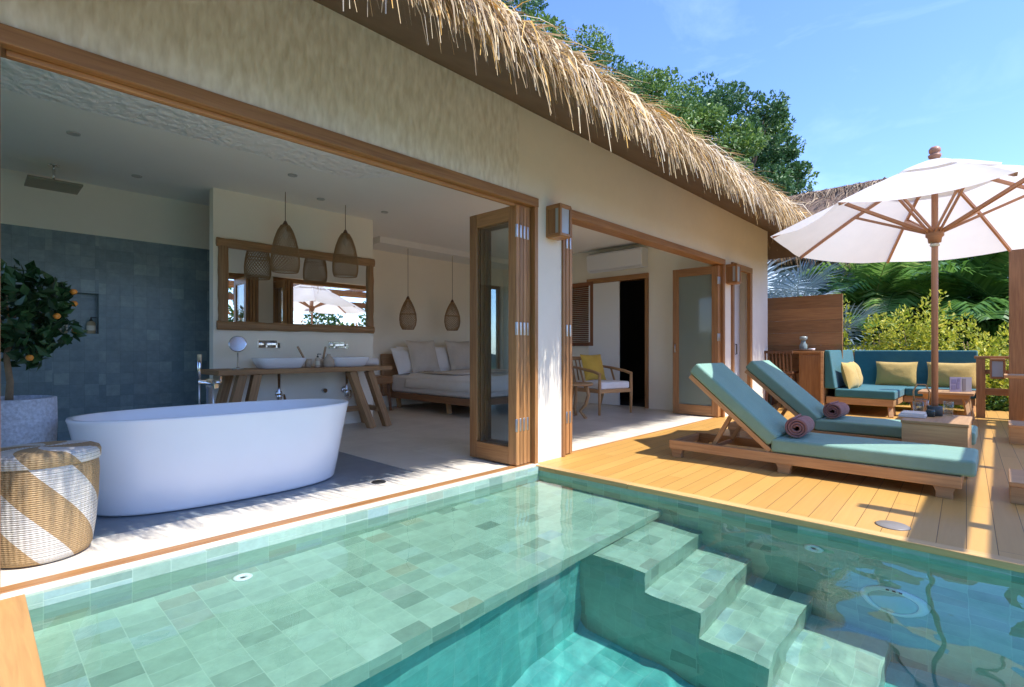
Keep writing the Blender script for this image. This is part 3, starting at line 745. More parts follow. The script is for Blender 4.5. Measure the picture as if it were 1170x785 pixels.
for i in range(16):
    a = i * 2.4; zz = -1 + 2 * (i + .5) / 16; rr = math.sqrt(1 - zz * zz)
    leaves(mb, 74, (rr * math.cos(a) * .235, rr * math.sin(a) * .235, 1.20 + zz * .235), (.12, .12, .11), .055, up=.1, elong=1.5)
mb.build('foliage', LEAFD, pt)
for (x, y, z) in ((.25, -.20, 1.29), (.10, -.30, 1.20), (.30, -.12, 1.12), (-.02, -.26, .95), (.22, -.25, 1.36)):
    mb = MB(); mb.lathe([(0, -.019), (.012, -.015), (.019, -.003), (.019, .004), (.012, .015), (0, .018)], 14, (x * .96, y * .96, z)); mb.build('orange', ORANGE, pt)
# shower
shw = thing('rain_shower', 'square ceiling mounted rain shower head above the tiled shower', 'shower', (.57, 6.7, 2.8))
mb = MB(); mb.box(-.2, -.2, -.21, .2, .2, -.19); mb.build('shower_plate', plain('shower_bronze', (.30, .27, .20), .35, .6), shw, .004)
mb = MB(); mb.tube([(0, 0, -.19), (0, 0, 0)], .012, 10); mb.lathe([(.0, -.012), (.045, -.012), (.045, 0)], 20); mb.build('arm', CHROME, shw)
def bottle(name, label, loc, mat, r=.035, h=.13, pump=True, grp=None):
    t = thing(name, label, 'bottle', loc, 0, grp)
    mb = MB(); mb.lathe([(0, 0), (r * .95, 0), (r, .006), (r, h * .82), (r * .8, h * .92), (r * .35, h * .97), (r * .35, h)], 20); mb.build('bottle_body', mat, t)
    mb = MB(); mb.lathe([(r * 1.004, h * .25), (r * 1.012, h * .26), (r * 1.012, h * .62), (r * 1.004, h * .63)], 20); mb.build('paper_band', plain('bottle_label_paper', (.72, .68, .58), .6), t)
    if pump:
        mb = MB(); mb.lathe([(r * .4, h), (r * .4, h + .014), (r * .16, h + .016), (r * .16, h + .04), (0, h + .04)], 12); mb.bar((0, 0, h + .04), (r * 1.1, -.02, h + .037), .01, .008); mb.build('pump', BLACKM, t)
    return t
CRAFT = plain('amber_tan_bottle', (.45, .36, .22), .35)
b1 = bottle('soap_bottle', 'tan pump bottle at the right corner of the shower niche', (.925, 7.255, 1.171), CRAFT, .04, .14)
dup(b1, (.69, 7.26, 1.171), .4, 'tan pump bottle half hidden by the orange tree leaves in the shower niche')
# wall mirror with rustic frame
mi = thing('wall_mirror', 'wide rectangular mirror with rough natural wood frame above the vanity', 'mirror', (0, 6.35, 0))
def rough_bar(mb, a, b, w, h, n=14, amp=.010):
    a = Vector(a); b = Vector(b); d = (b - a).normalized(); y = Vector((0, -1, 0)); s = d.cross(y)
    ph = random.random() * 9
    def fn(u, v):
        k = int(round(v * 8)) % 8; ang = 2 * PI * k / 8 + PI / 8
        p = a + (b - a) * u
        j = amp * noise.noise(Vector((u * n * .6, k * .35, ph)))
        c = math.cos(ang); q = math.sin(ang)
        e = (abs(c) ** 4 + abs(q) ** 4) ** -.25
        return p + s * ((w / 2 + j) * e * c) + y * (h / 2 + (h / 2) * e * q)
    mb.grid(fn, n, 8, True, lambda u, v: (u * (b - a).length, v * .3))
    for u in (0, 1):
        ids = [mb.vert(fn(u, kk / 8)) for kk in range(8)]
        if u == 0: ids.reverse()
        mb.face(ids, [(0, 0)] * 8)
mb = MB()
rough_bar(mb, (1.895, 0, 2.20), (3.885, 0, 2.20), .10, .05, 22); rough_bar(mb, (1.90, 0, 1.268), (3.88, 0, 1.268), .095, .05, 22)
rough_bar(mb, (1.965, 0, 1.31), (1.965, 0, 2.16), .10, .044, 12); rough_bar(mb, (3.825, 0, 1.31), (3.825, 0, 2.16), .10, .044, 12)
mb.build('frame', RUSTIC, mi)
mb = MB(); mb.box(2.0, -.012, 1.30, 3.79, -.004, 2.17); mb.build('mirror_glass', MIRROR, mi)
# pendant lamps
def weave(mb, prof, turns, n, rad, seg=26):
    H = [p[1] for p in prof]
    def at(t):
        x = t * (len(prof) - 1); i = min(int(x), len(prof) - 2); f = x - i
        return prof[i][0] * (1 - f) + prof[i + 1][0] * f, prof[i][1] * (1 - f) + prof[i + 1][1] * f
    for dr in (1, -1):
        for k in range(n):
            pts = []
            for i in range(seg + 1):
                t = i / seg; r, z = at(t); a = 2 * PI * (k / n + dr * turns * t); rr = r + dr * .0015
                pts.append((rr * math.cos(a), rr * math.sin(a), z))
            mb.tube(pts, rad, 4, False)
    for t in (0, .5, .98):
        r, z = at(t); mb.tube([(r * math.cos(2 * PI * i / 24), r * math.sin(2 * PI * i / 24), z) for i in range(25)], rad * 1.6, 4, False)
def pendant(label, loc, prof, cordlen, grp, n=16, turns=.55, rad=.0032):
    t = thing('pendant_lamp', label, 'pendant lamp', loc, 0, grp)
    mb = MB(); weave(mb, prof, turns, n, rad); mb.build('shade', RATTAN, t)
    mb = MB(); top = prof[-1][1]
    mb.lathe([(prof[-1][0] + .004, top - .01), (.03, top + .012), (.012, top + .05), (0, top + .052)], 14); mb.build('cap', DARKW, t)
    mb = MB(); mb.tube([(0, 0, top + .04), (0, 0, cordlen)], .004, 6); mb.build('cord', plain('cord_brown', (.16, .10, .06), .8), t)
    mb = MB(); mb.lathe([(0, top - .16), (.028, top - .13), (.03, top - .10), (.012, top - .05), (.012, top)], 12); mb.build('bulb', plain('bulb_white', (.8, .78, .7), .3), t)
    return t
bell = [(.135, 0), (.150, .05), (.152, .14), (.140, .25), (.115, .37), (.080, .47), (.045, .53)]
p1 = pendant('bell shaped woven rattan lamp hanging in front of the mirror, nearer the shower', (2.49, 5.93, 1.885), bell, 2.8 - 1.885, 'rattan lamps in front of the mirror', 26, .5, .0034)
dup(p1, (3.235, 5.93, 1.91), 1.1, 'bell shaped woven rattan lamp hanging in front of the mirror, nearer the bed')
p1b = [c for c in bpy.data.objects if c.name.startswith('cord') and c.parent and c.parent.location.z > 1.9 and c.parent.name.startswith('pendant')]
drop = [(.095, 0), (.130, .07), (.143, .16), (.135, .26), (.105, .36), (.065, .45), (.03, .51)]
p3 = pendant('teardrop woven lamp hanging over the bed, left one by the vanity wall', (5.10, 7.25, 1.335), drop, 2.7 - 1.335, 'teardrop lamps over the bed', 26)
dup(p3, (6.07, 7.25, 1.345), .7, 'teardrop woven lamp hanging over the bed, next to the folding door')
# vanity
vn = thing('vanity_table', 'long rustic wood washstand with splayed plank legs under the mirror', 'vanity', (0, 6.0, 0))
mb = MB(); mb.box(1.74, -.25, .728, 3.80, .34, .782); mb.build('tabletop', RUSTIC, vn, .006)
for (xa, xb) in ((1.99, 1.80), (2.14, 1.97), (3.25, 3.52), (3.50, 3.75)):
    for (yt, yb) in ((-.17, -.21),):
        mb = MB(); mb.bar((xa, yt, .727), (xb, yb, .0), .10, .085, up=(1, 0, 0)); mb.build('leg', RUSTIC, vn, .005)
for (xa, xb) in ((1.99, 1.83), (3.50, 3.73)):
    mb = MB(); mb.bar((xa, .24, .727), (xb, .28, .0), .10, .085, up=(1, 0, 0)); mb.build('leg', RUSTIC, vn, .005)
mb = MB(); mb.box(1.9, .02, .20, 3.66, .06, .27); mb.bar((3.62, -.2, .235), (3.66, .27, .235), .05, .06); mb.bar((1.88, -.2, .235), (1.86, .27, .235), .05, .06); mb.build('stretcher', RUSTIC, vn, .005)
def basin_(label, loc):
    t = thing('wash_basin', label, 'wash basin', loc, 0, 'white wash basins')
    mb = MB(); mb.lathe([(0, 0), (.78, 0), (.82, .008), (.93, .06), (1., .112), (.985, .118), (.95, .112), (.86, .05), (.7, .025), (0, .02)], 48, sx=.275, sy=.19, ex=4.5); mb.build('bowl', CERAM, t)
    mb = MB(); mb.lathe([(0, .03), (.022, .03), (.026, .022)], 16); mb.build('plughole', CHROME, t)
    return t
ba = basin_('white rectangular wash basin on the washstand by the round shaving mirror', (2.47, 6.04, .7825))
dup(ba, (3.30, 6.04, .7825), 0, 'white rectangular wash basin at the bedroom end of the washstand')
def walltap(label, loc):
    t = thing('wall_tap', label, 'tap', loc, 0, 'chrome wall taps')
    mb = MB(); mb.box(-.11, -.012, -.045, .11, 0, .045); mb.build('backplate', CHROME, t, .003)
    mb = MB(); mb.box(.045, -.17, -.014, .085, -.012, .014); mb.box(.045, -.172, -.05, .085, -.14, .015); mb.build('spout', CHROME, t, .004)
    mb = MB(); mb.tube([(-.06, -.012, 0), (-.06, -.055, 0)], .022, 16); mb.bar((-.06, -.05, 0), (-.115, -.06, 0), .012, .012); mb.build('handle', CHROME, t)
    return t
wtp = walltap('chrome wall tap above the basin by the shaving mirror', (2.45, 6.348, 1.06))
dup(wtp, (3.33, 6.348, 1.055), 0, 'chrome wall tap above the basin at the bedroom end')
def trap(label, x):
    t = thing('waste_pipe', label, 'pipe', (x, 6.13, .72), 0, 'chrome waste pipes')
    mb = MB(); mb.tube([(0, 0, 0), (0, 0, -.30), (.01, 0, -.345), (.045, .01, -.36), (.08, .02, -.33), (.085, .06, -.27), (.085, .21, -.26)], .016, 10); mb.lathe([(.028, -.33), (.03, -.25), (.02, -.24)], 14); mb.build('trap', CHROME, t)
    mb = MB(); mb.lathe([(.045, 0), (.04, .012), (.016, .014)], 16); 
    for i in range(len(mb.v)): v = mb.v[i]; mb.v[i] = Vector((.085 + v.x, .215 - v.z, -.26 + v.y))
    mb.build('wall_flange', CHROME, t)
    return t
t1 = trap('chrome waste pipe under the basin by the shaving mirror', 2.50)
dup(t1, (3.36, 6.13, .72), PI * 0, 'chrome waste pipe under the basin at the bedroom end')
for (x, lab) in ((3.14, 'small round chrome shut off valve on the wall under the bedroom end basin'),):
    mb = MB(); mb.tube([(0, 0, 0), (0, -.07, 0)], .013, 10); mb.tube([(0, -.05, 0), (0, -.085, 0)], [.032, .028], 14); tag(mb.build('stop_valve', CHROME, loc=(x, 6.349, .47)), lab, 'valve')
sm = thing('shaving_mirror', 'small round magnifying mirror on a chrome stand at the end of the washstand', 'shaving mirror', (1.99, 5.95, .7825), R(-25))
mb = MB(); mb.lathe([(0, .0), (.058, 0), (.06, .008), (.02, .018), (.007, .03), (.007, .18), (0, .18)], 24); mb.build('stand', CHROME, sm)
mb = MB(); M0 = Matrix.Translation((0, 0, .275)) @ Matrix.Rotation(R(82), 4, 'X'); mb.M = M0
mb.lathe([(.078, -.008), (.086, -.006), (.088, 0), (.086, .006), (.078, .008)], 36); mb.build('ring', CHROME, sm)
mb = MB(); mb.M = M0; mb.lathe([(0, -.006), (.078, -.006), (.078, .006), (0, .006)], 36); mb.build('mirror_glass', MIRROR, sm)
# amenities between the basins
def cup(label, loc, tilt):
    t = thing('toothbrush_cup', label, 'cup', loc)
    mb = MB(); mb.lathe([(0, 0), (.036, 0), (.04, .1), (.036, .1), (.033, .01), (0, .01)], 20); mb.build('cup_body', plain('beige_stoneware', (.55, .45, .34), .6, nscale=30), t)
    mb = MB(); mb.bar((0, 0, .02), (tilt, .0, .25), .026, .02); mb.build('wooden_brush', plain('brush_wood', (.42, .27, .15), .6), t, .005)
    return t
cup('beige cup with a wooden brush leaning left, beside the shaving mirror basin', (2.80, 6.02, .7825), -.13)
cup('taller pair cup with a wooden brush leaning right, beside the bedroom end basin', (2.97, 6.02, .7825), .05)
bottle('lotion_bottle', 'small beige lotion bottle in the middle of the washstand', (2.885, 5.95, .7825), plain('lotion_beige', (.58, .48, .38), .4), .03, .12)
mb = MB(); mb.lathe([(0, 0), (.055, 0), (.068, .03), (.062, .09), (.03, .13), (.02, .15), (.024, .16), (.0, .16)], 22); tag(mb.build('linen_pouch', plain('pouch_beige', (.52, .42, .33), .9, nscale=20), loc=(3.0, 5.90, .7825)), 'round beige fabric pouch on the washstand in front of the leaning brush', 'pouch')
tw = MB()
tw.tube([(-.14, 0, .05), (.14, 0, .05)], .05, 18); tag(tw.build('hand_towel', WHITEF, loc=(3.66, 6.12, .7825)), 'rolled white hand towel at the bedroom end of the washstand', 'towel')
# ------------------------------------------------------------------ bed
bed = thing('bed', 'double bed with white linen, beige runner and low wooden frame', 'bed', (5.98, 6.55, 0))
mb = MB(); mb.box(-1.0, -1.1, .17, 1.0, 1.12, .27); mb.build('bed_frame', DARKW and wood('bed_wood', (.15, .065, .03), (.30, .15, .07), .45), bed, .01)
for (x, y) in ((-.9, -1.0), (.84, -1.0), (-.9, 1.0), (.84, 1.0), (-.9, -.35)):
    mb = MB(); mb.bar((x + .03, y, .171), (x + .03, y - .03, 0), .06, .06); mb.build('leg', OAK, bed, .004)
mb = MB(); mb.box(-.97, -1.06, .272, .97, 1.08, .56); mb.build('mattress', WHITEF, bed, .05, 4)
def duvet(u, v):
    x = -1.02 + 2.04 * u; y = -1.12 + 1.75 * v
    z = .60 + .012 * noise.noise(Vector((x * 3, y * 3, 0)))
    ex = max(0, abs(x) - .90) / .12; ey = max(0, -1.0 - y) / .12
    z -= .22 * min(1, ex) ** 1.5 + .22 * min(1, ey) ** 1.5
    return Vector((x, y, max(z, .33)))
mb = MB(); mb.grid(duvet, 44, 36); o = mb.build('duvet', WHITEF, bed); m = o.modifiers.new('s', 'SOLIDIFY'); m.thickness = .03
mb = MB(); mb.grid(lambda u, v: Vector((-.90 + 1.8 * u, -.55 + .95 * v, 0.626 + .012 * noise.noise(Vector(((-.9 + 1.8 * u) * 3, (-.55 + .95 * v) * 3, 0))))), 20, 12); o = mb.build('bed_runner', LINEN, bed); m = o.modifiers.new('s', 'SOLIDIFY'); m.thickness = .012
mb = MB(); mb.box(-1.12, 1.10, .20, 1.12, 1.18, .92); mb.build('headboard', wood('headboard_wood', (.22, .11, .05), (.38, .21, .1), .5), bed, .02)
def pillow_mesh(w, h, t, n=14):
    mb = MB()
    def f(sg):
        def g(u, v):
            a = u * 2 - 1; b = v * 2 - 1
            th = t / 2 * (max(0, 1 - abs(a) ** 2.6) ** .55) * (max(0, 1 - abs(b) ** 2.6) ** .55)
            x = w / 2 * a * (1 - .07 * (1 - b * b)); z = h / 2 * b * (1 - .07 * (1 - a * a))
            th += .006 * noise.noise(Vector((a * 2.2, b * 2.2, sg))) * (1 - abs(a)) * 2
            return Vector((x, sg * th, z))
        return g
    mb.grid(f(-1), n, n); mb.grid(f(1), n, n, flip=True)
    return mb
def pillow(name, label, w, h, t, mat, loc, rx, rz, grp=None, ry=0):
    o = pillow_mesh(w, h, t).build(name, mat, loc=loc); o.rotation_euler = (rx, ry, rz)
    return tag(o, label, 'pillow', grp)
pillow('pillow', 'big square beige pillow leaning at the head of the bed under the left lamp', .62, .60, .2, LINEN, (5.52, 7.38, .88), R(-20), 0, 'beige bed pillows')
pillow('pillow', 'big square beige pillow leaning at the head of the bed near the folding door', .62, .60, .2, LINEN, (6.38, 7.38, .88), R(-20), 0, 'beige bed pillows')
pillow('pillow', 'white pillow at the outer left edge of the bed', .5, .5, .18, WHITEF, (5.20, 7.48, .80), R(-24), R(10), 'white bed pillows')
pillow('pillow', 'white pillow tucked behind the left beige pillow', .5, .5, .18, WHITEF, (5.35, 7.54, .82), R(-20), R(6), 'white bed pillows')
pillow('pillow', 'white pillow between the two beige pillows', .5, .52, .18, WHITEF, (6.0, 7.50, .82), R(-22), R(5), 'white bed pillows')
ns = thing('bedside_table', 'small wooden bedside table beside the vanity wall', 'bedside table', (4.52, 7.42, 0))
mb = MB(); mb.box(-.25, -.22, .44, .25, .25, .56); mb.build('drawer_box', TEAK, ns, .006)
for sx in (-1, 1):
    for sy in (-1, 1):
        mb = MB(); mb.bar((sx * .19, sy * .17, .44), (sx * .22, sy * .2, 0), .04, .04); mb.build('leg', DARKW, ns)
# ------------------------------------------------------------------ lounge behind the second opening
ac = thing('air_conditioner', 'white wall mounted air conditioner above the dark inner doorway', 'air conditioner', (7.898, 4.86, 2.37))
mb = MB(); mb.prism([(-.005, .02), (-.16, 0), (-.22, .05), (-.235, .30), (-.20, .335), (-.005, .335)], 1, -.55, .55)
for i in range(len(mb.v)): pass
mb.build('ac_body', PLASTW, ac, .008)
mb = MB(); mb.bar((-.175, -.5, .018), (-.175, .5, .018), .06, .006, up=(.5, 0, 1)); mb.build('louvre', plain('ac_louvre', (.7, .71, .72), .4), ac)
mb = MB(); mb.box(-.2, -.53, .336, -.03, .53, .339); mb.build('top_grille', plain('ac_grille', (.12, .12, .12), .6), ac)
ch = thing('armchair', 'wooden armchair with white seat in the lounge behind the second opening', 'armchair', (6.94, 4.62, 0), R(-14))
def pathbar(mb, pts, w, h):
    for a, b in zip(pts, pts[1:]): mb.bar(a, b, w, h)
for sx in (-1, 1):
    x = sx * .33
    mb = MB(); mb.tube([(x, -.33, 0), (x, -.335, .30), (x, -.335, .62)], [.018, .024, .022], 8); mb.build('leg', TEAK2, ch)
    mb = MB(); mb.tube([(x, .40, 0), (x, .30, .30), (x * .98, .32, .55), (x * .95, .44, .86)], [.018, .024, .024, .018], 8); mb.build('leg', TEAK2, ch)
    mb = MB(); mb.tube([(x, -.345, .62), (x, -.2, .655), (x, .1, .695), (x * .97, .36, .72)], [.026, .024, .022, .02], 8); mb.tube([(x, -.02, .35), (x, .12, .69)], .018, 6); mb.build('armrest', TEAK2, ch)
mb = MB()
mb.box(-.34, -.345, .33, .34, -.31, .385); mb.box(-.34, .27, .33, .34, .31, .385)
for sx in (-.34, .30): mb.box(sx, -.31, .331, sx + .04, .27, .384)
mb.build('seat_frame', TEAK2, ch, .004)
mb = MB(); mb.bar((-.31, .44, .85), (.31, .44, .85), .03, .06)
for i in range(7): x = -.24 + .08 * i; mb.bar((x, .33, .40), (x, .44, .83), .018, .018)
mb.build('backrest', TEAK2, ch, .003)
mb = MB(); mb.box(-.30, -.34, .387, .30, .27, .50); mb.build('seat_cushion', WHITEF, ch, .03, 4)
pillow('pillow', 'yellow cushion on the wooden armchair in the lounge', .44, .44, .16, YEL, (6.90, 4.74, .71), R(-18), R(-14))
st = thing('side_table', 'small round wooden table with curved legs, half hidden by the folded doors', 'side table', (6.12, 4.55, 0))
mb = MB(); mb.lathe([(0, .47), (.27, .47), (.285, .48), (.285, .50), (.275, .507), (0, .507)], 36); mb.build('tabletop', TEAK2, st)
for i in range(3):
    a = i * 2.094 + .5; c, s = math.cos(a), math.sin(a)
    mb = MB(); mb.tube([(.24 * c, .24 * s, .47), (.27 * c, .27 * s, .34), (.22 * c, .22 * s, .2), (.12 * c, .12 * s, .1), (.23 * c, .23 * s, 0)], .024, 8); mb.build('leg', TEAK2, st)
# dark pantry: fridge and shelves
fr = thing('refrigerator', 'tall pale refrigerator at the right side of the dark inner doorway', 'refrigerator', (8.75, 4.35, 0))
mb = MB(); mb.box(-.3, -.28, .03, .3, .28, 1.75); mb.build('cabinet', PLASTW, fr, .02)
mb = MB(); mb.box(-.33, -.275, .6, -.302, .275, 1.74); mb.box(-.33, -.275, .05, -.302, .275, .59); mb.build('fridge_door', PLASTW, fr, .01)
mb = MB(); mb.tube([(-.36, .2, .75), (-.36, .2, 1.2)], .01, 8); mb.build('handle', STEEL, fr)
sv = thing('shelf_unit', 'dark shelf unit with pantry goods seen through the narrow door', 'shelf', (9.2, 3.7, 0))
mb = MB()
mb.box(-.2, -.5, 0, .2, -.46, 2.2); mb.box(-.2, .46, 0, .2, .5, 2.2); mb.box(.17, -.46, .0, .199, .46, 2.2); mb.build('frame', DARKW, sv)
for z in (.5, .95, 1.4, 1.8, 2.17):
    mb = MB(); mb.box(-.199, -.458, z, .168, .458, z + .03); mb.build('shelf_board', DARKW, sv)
kt = thing('kettle', 'white kettle on the pantry shelf behind the narrow door', 'kettle', (9.12, 3.55, 1.432))
mb = MB(); mb.lathe([(0, 0), (.09, 0), (.095, .02), (.08, .18), (.06, .21), (0, .215)], 24); mb.build('kettle_body', PLASTW, kt)
mb = MB(); mb.tube([(0, .075, .18), (0, .13, .16), (0, .13, .06), (0, .09, .03)], .01, 8); mb.build('handle', BLACKM, kt)
cm = thing('microwave', 'white microwave on the middle pantry shelf', 'microwave', (9.14, 3.55, .982))
mb = MB(); mb.box(-.2, -.26, 0, .12, .26, .28); mb.build('case', PLASTW, cm, .01)
mb = MB(); mb.box(-.204, -.24, .03, -.2005, .12, .25); mb.build('window', BLACKM, cm)

# ------------------------------------------------------------------ sun loungers
def lounger():
    t = thing('sun_lounger', 'nearer teak sun lounger with green cushion at the pool side', 'sun lounger', (4.5, .18, 0), 0, 'sun loungers on the deck')
    W, L = .62, 2.06            # local x 0..W, y 0 (foot) .. L (head)
    mb = MB()
    mb.box(0, 0, .075, .045, L, .155); mb.box(W - .045, 0, .075, W, L, .155)
    for y in (.0, .62, L - .045): mb.box(.045, y + .002, .08, W - .045, y + .043, .150)
    y = .07
    while y < 1.17: mb.box(.046, y, .135, W - .046, y + .06, .152); y += .085
    mb.build('frame', TEAK2, t, .004)
    for y in (.03, 1.02, L - .13):
        for x in (.004, W - .059):
            mb = MB(); mb.prism([(y, .076), (y + .015, .04), (y + .015, 0), (y + .105, 0), (y + .105, .04), (y + .12, .076)], 0, x, x + .055); mb.build('leg', TEAK2, t, .003)
    py, pz, a = 1.19, .165, R(41); BL = .90
    ey, ez = math.cos(a), math.sin(a)
    mb = MB()
    for x in (.02, W - .055): mb.bar((x + .018, py, pz), (x + .018, py + BL * ey, pz + BL * ez), .035, .04, up=(0, -ez, ey))
    for i in range(10):
        q = .06 + .085 * i; mb.bar((.05, py + q * ey, pz + q * ez), (W - .05, py + q * ey, pz + q * ez), .055, .016, up=(0, -ez, ey))
    mb.build('back_frame', TEAK2, t, .003)
    mb = MB()
    for x in (.09, W - .09): mb.bar((x, py + .42 * ey + .02, pz + .42 * ez - .02), (x, py + .42 * ey + .30 - .36, .15), .03, .03)
    mb.v = []; mb.f = []; mb.uv = []; mb.r = []; mb.sm = []; mb.mi = []
    for x in (.09, W - .09): mb.bar((x, py + .44 * ey, pz + .44 * ez - .03), (x, py + .44 * ey + .17, .115), .03, .035)
    mb.bar((.09, py + .44 * ey + .165, .125), (W - .09, py + .44 * ey + .165, .125), .03, .03)
    mb.build('back_prop', TEAK2, t, .003)
    mb = MB(); mb.box(.012, -.07, .158, W - .012, py - .01, .270); mb.build('seat_cushion', TEAL, t, .022, 4)
    mb = MB(); M = Matrix(((1, 0, 0, 0), (0, ey, -ez, py), (0, ez, ey, pz), (0, 0, 0, 1)))
    mb.box(.012, .035, .024, W - .012, BL + .03, .135, rot=M); mb.build('back_cushion', TEAL, t, .022, 4)
    return t
l1 = lounger()
dup(l1, (6.03, .22, 0), 0, 'farther teak sun lounger with green cushion, beyond the parasol table')
def towel(label, loc, rz):
    mb = MB(); R0, th = .082, .0155
    pts = []
    N = 90; turns = 3.2
    def f(u, v):
        a = v * turns * 2 * PI; r = .018 + (R0 - .018) * v
        e = .004 * noise.noise(Vector((u * 6, v * 9, 1)))
        return Vector((-.17 + .34 * u + .006 * math.sin(v * 23) * (1 if u > .5 else -1), (r + e) * math.cos(a), R0 + (r + e) * math.sin(a) * .98))
    mb.grid(f, 10, N, True, lambda u, v: (u, v * 3)); o = mb.build('rolled_towel', TOWELM, loc=loc); o.rotation_euler = (0, 0, rz)
    m = o.modifiers.new('s', 'SOLIDIFY'); m.thickness = th; m.offset = 0
    return tag(o, label, 'towel', 'rolled towels on the loungers')
towel('rolled mauve towel on the nearer lounger', (4.80, 1.21, .276), R(4))
towel('rolled mauve towel on the farther lounger', (6.33, 1.25, .276), R(-3))
# ------------------------------------------------------------------ parasol and its box table
UX, UY = 5.80, .41
tb = thing('box_table', 'low square wooden box table with the parasol pole through its top', 'side table', (UX, UY, 0))
mb = MB(); x0, x1, y0, y1 = -.52, .17, -.235, .175
mb.box(x0, y0, .02, x0 + .025, y1, .395); mb.box(x1 - .025, y0, .02, x1, y1, .395)
mb.box(x0 + .025, y0 + .001, .02, x1 - .025, y0 + .026, .394); mb.box(x0 + .025, y1 - .026, .02, x1 - .025, y1 - .001, .394)
mb.build('side_panel', OAK, tb, .003)
mb = MB(); mb.box(x0 - .006, y0 - .006, .396, x1 + .006, y1 + .006, .42); mb.build('tabletop', OAK, tb, .004)
um = thing('parasol', 'big white octagonal garden parasol with reddish wooden pole and ribs', 'parasol', (UX, UY, 0), R(22.5))
APZ, EDZ, RAD = 2.63, 2.05, 1.29
def tilt(x, y): return -.07 * (x * math.cos(R(22.5)) - y * math.sin(R(22.5)))
mb = MB(); mb.tube([(0, 0, .425), (0, 0, 2.62)], .024, 14); mb.build('pole', REDW, um)
mb = MB(); mb.lathe([(0, .4215), (.055, .4215), (.055, .50), (.048, .505), (.026, .505)], 20); mb.build('base_sleeve', plain('sleeve_dark', (.04, .06, .065), .5), um)
NP = 8
def canopy(rad, apz, edz, sag, inner=.0):
    mb = MB()
    for k in range(NP):
        a0 = 2 * PI * k / NP; a1 = 2 * PI * (k + 1) / NP
        P0 = Vector((math.cos(a0), math.sin(a0), 0)); P1 = Vector((math.cos(a1), math.sin(a1), 0))
        def f(u, v):
            r = inner + (1 - inner) * u
            p = (P0 * (1 - v) + P1 * v) * rad * r * (1 - .035 * 4 * v * (1 - v) * r)
            z = apz + (edz - apz) * (r + .045 * math.sin(PI * r)*-1)
            z -= sag * 4 * v * (1 - v) * r * 1.0
            z += .006 * noise.noise(Vector((p.x * 4, p.y * 4, k)))
            return Vector((p.x, p.y, z + tilt(p.x, p.y)))
        mb.grid(f, 14, 10, True)
    return mb
o = canopy(RAD, APZ, EDZ, .045).build('canopy', CANVAS, um)
o = canopy(.46, APZ + .035, APZ - .165, .008, .06).build('vent_cap', CANVAS, um)
mb = MB(); mb.lathe([(0, 2.60), (.035, 2.60), (.035, 2.665), (.045, 2.675), (.048, 2.695), (.03, 2.705), (.042, 2.72), (.043, 2.745), (.028, 2.765), (0, 2.768)], 20); mb.build('finial', REDW, um)
mb = MB(); mb.lathe([(.0255, 2.45), (.06, 2.45), (.065, 2.49), (.05, 2.53), (.0255, 2.53)], 16); mb.build('upper_hub', REDW, um)
mb = MB(); mb.lathe([(.0255, 1.93), (.045, 1.93), (.05, 1.97), (.065, 1.985), (.065, 2.04), (.05, 2.06), (.0255, 2.06)], 16); mb.build('lower_hub', REDW, um)
mb = MB(); mb.lathe([(.0255, 1.895), (.034, 1.9), (.036, 1.915), (.0255, 1.925)], 14); mb.build('pulley_rope', plain('rope_white', (.7, .68, .62), .8), um)
for k in range(NP):
    a = 2 * PI * k / NP; c, s = math.cos(a), math.sin(a)
    pt_ = lambda r, dz: (c * RAD * r, s * RAD * r, APZ + (EDZ - APZ) * (r - .045 * math.sin(PI * r)) + dz + tilt(c * RAD * r, s * RAD * r))
    mb = MB(); pathbar(mb, [pt_(.04, -.11), pt_(.3, -.024), pt_(.55, -.02), pt_(.8, -.02), pt_(.985, -.018)], .02, .026); mb.build('rib', REDW, um)
    mb = MB(); q = pt_(.52, -.035); off = Vector((-s, c, 0)) * .017
    for sg in (-1, 1): mb.bar(Vector((c * .055, s * .055, 2.02)) + off * sg, Vector(q) + off * sg, .012, .022)
    mb.build('strut', REDW, um)
# things on the box table
bt = MB(); bt.box(-.13, -.06, 0, .13, .12, .022); bt.box(-.12, -.055, .022, .11, .11, .036); tag(bt.build('magazine_stack', plain('cream_paper', (.72, .70, .64), .6), loc=(UX - .18, UY + .10, .4215), bevel=.003), 'white magazines at the house end of the box table', 'magazines')
def tumbler(label, loc, r=.036, h=.10):
    mb = MB(); mb.lathe([(0, 0), (r * .85, 0), (r, h), (r * .93, h), (r * .8, .012), (0, .012)], 20)
    return tag(mb.build('drinking_glass', GLASSW, loc=loc), label, 'glass', 'glasses on the box table')
GLASSW = glass('clear_glass', (.9, .93, .93), 1.6)
tumbler('short clear tumbler on the box table left of the parasol pole', (UX + .02, UY + .115, .4215), .042, .11)
tumbler('clear glass behind the parasol pole at the right end of the box table', (UX + .11, UY - .085, .4215), .036, .12)
mb = MB(); mb.lathe([(0, 0), (.03, 0), (.032, .05), (.025, .06), (0, .06)], 18); tag(mb.build('candle_jar', DARKGL, loc=(UX - .12, UY + .02, .4215)), 'small dark glass candle jar in front of the tumbler on the box table', 'jar')
jg = thing('rope_lantern', 'clear glass jar lantern with wooden handle on the box table', 'lantern', (UX + .09, UY + .10, .4215))
mb = MB(); mb.lathe([(0, 0), (.05, 0), (.055, .02), (.055, .12), (.045, .13)], 18); mb.build('jar', GLASSW, jg)
mb = MB(); mb.tube([(-.02, .05, .11), (-.02, .055, .20), (.0, .03, .26), (.0, -.03, .26), (.02, -.055, .20), (.02, -.05, .11)], .007, 6); mb.build('handle', OAK, jg)
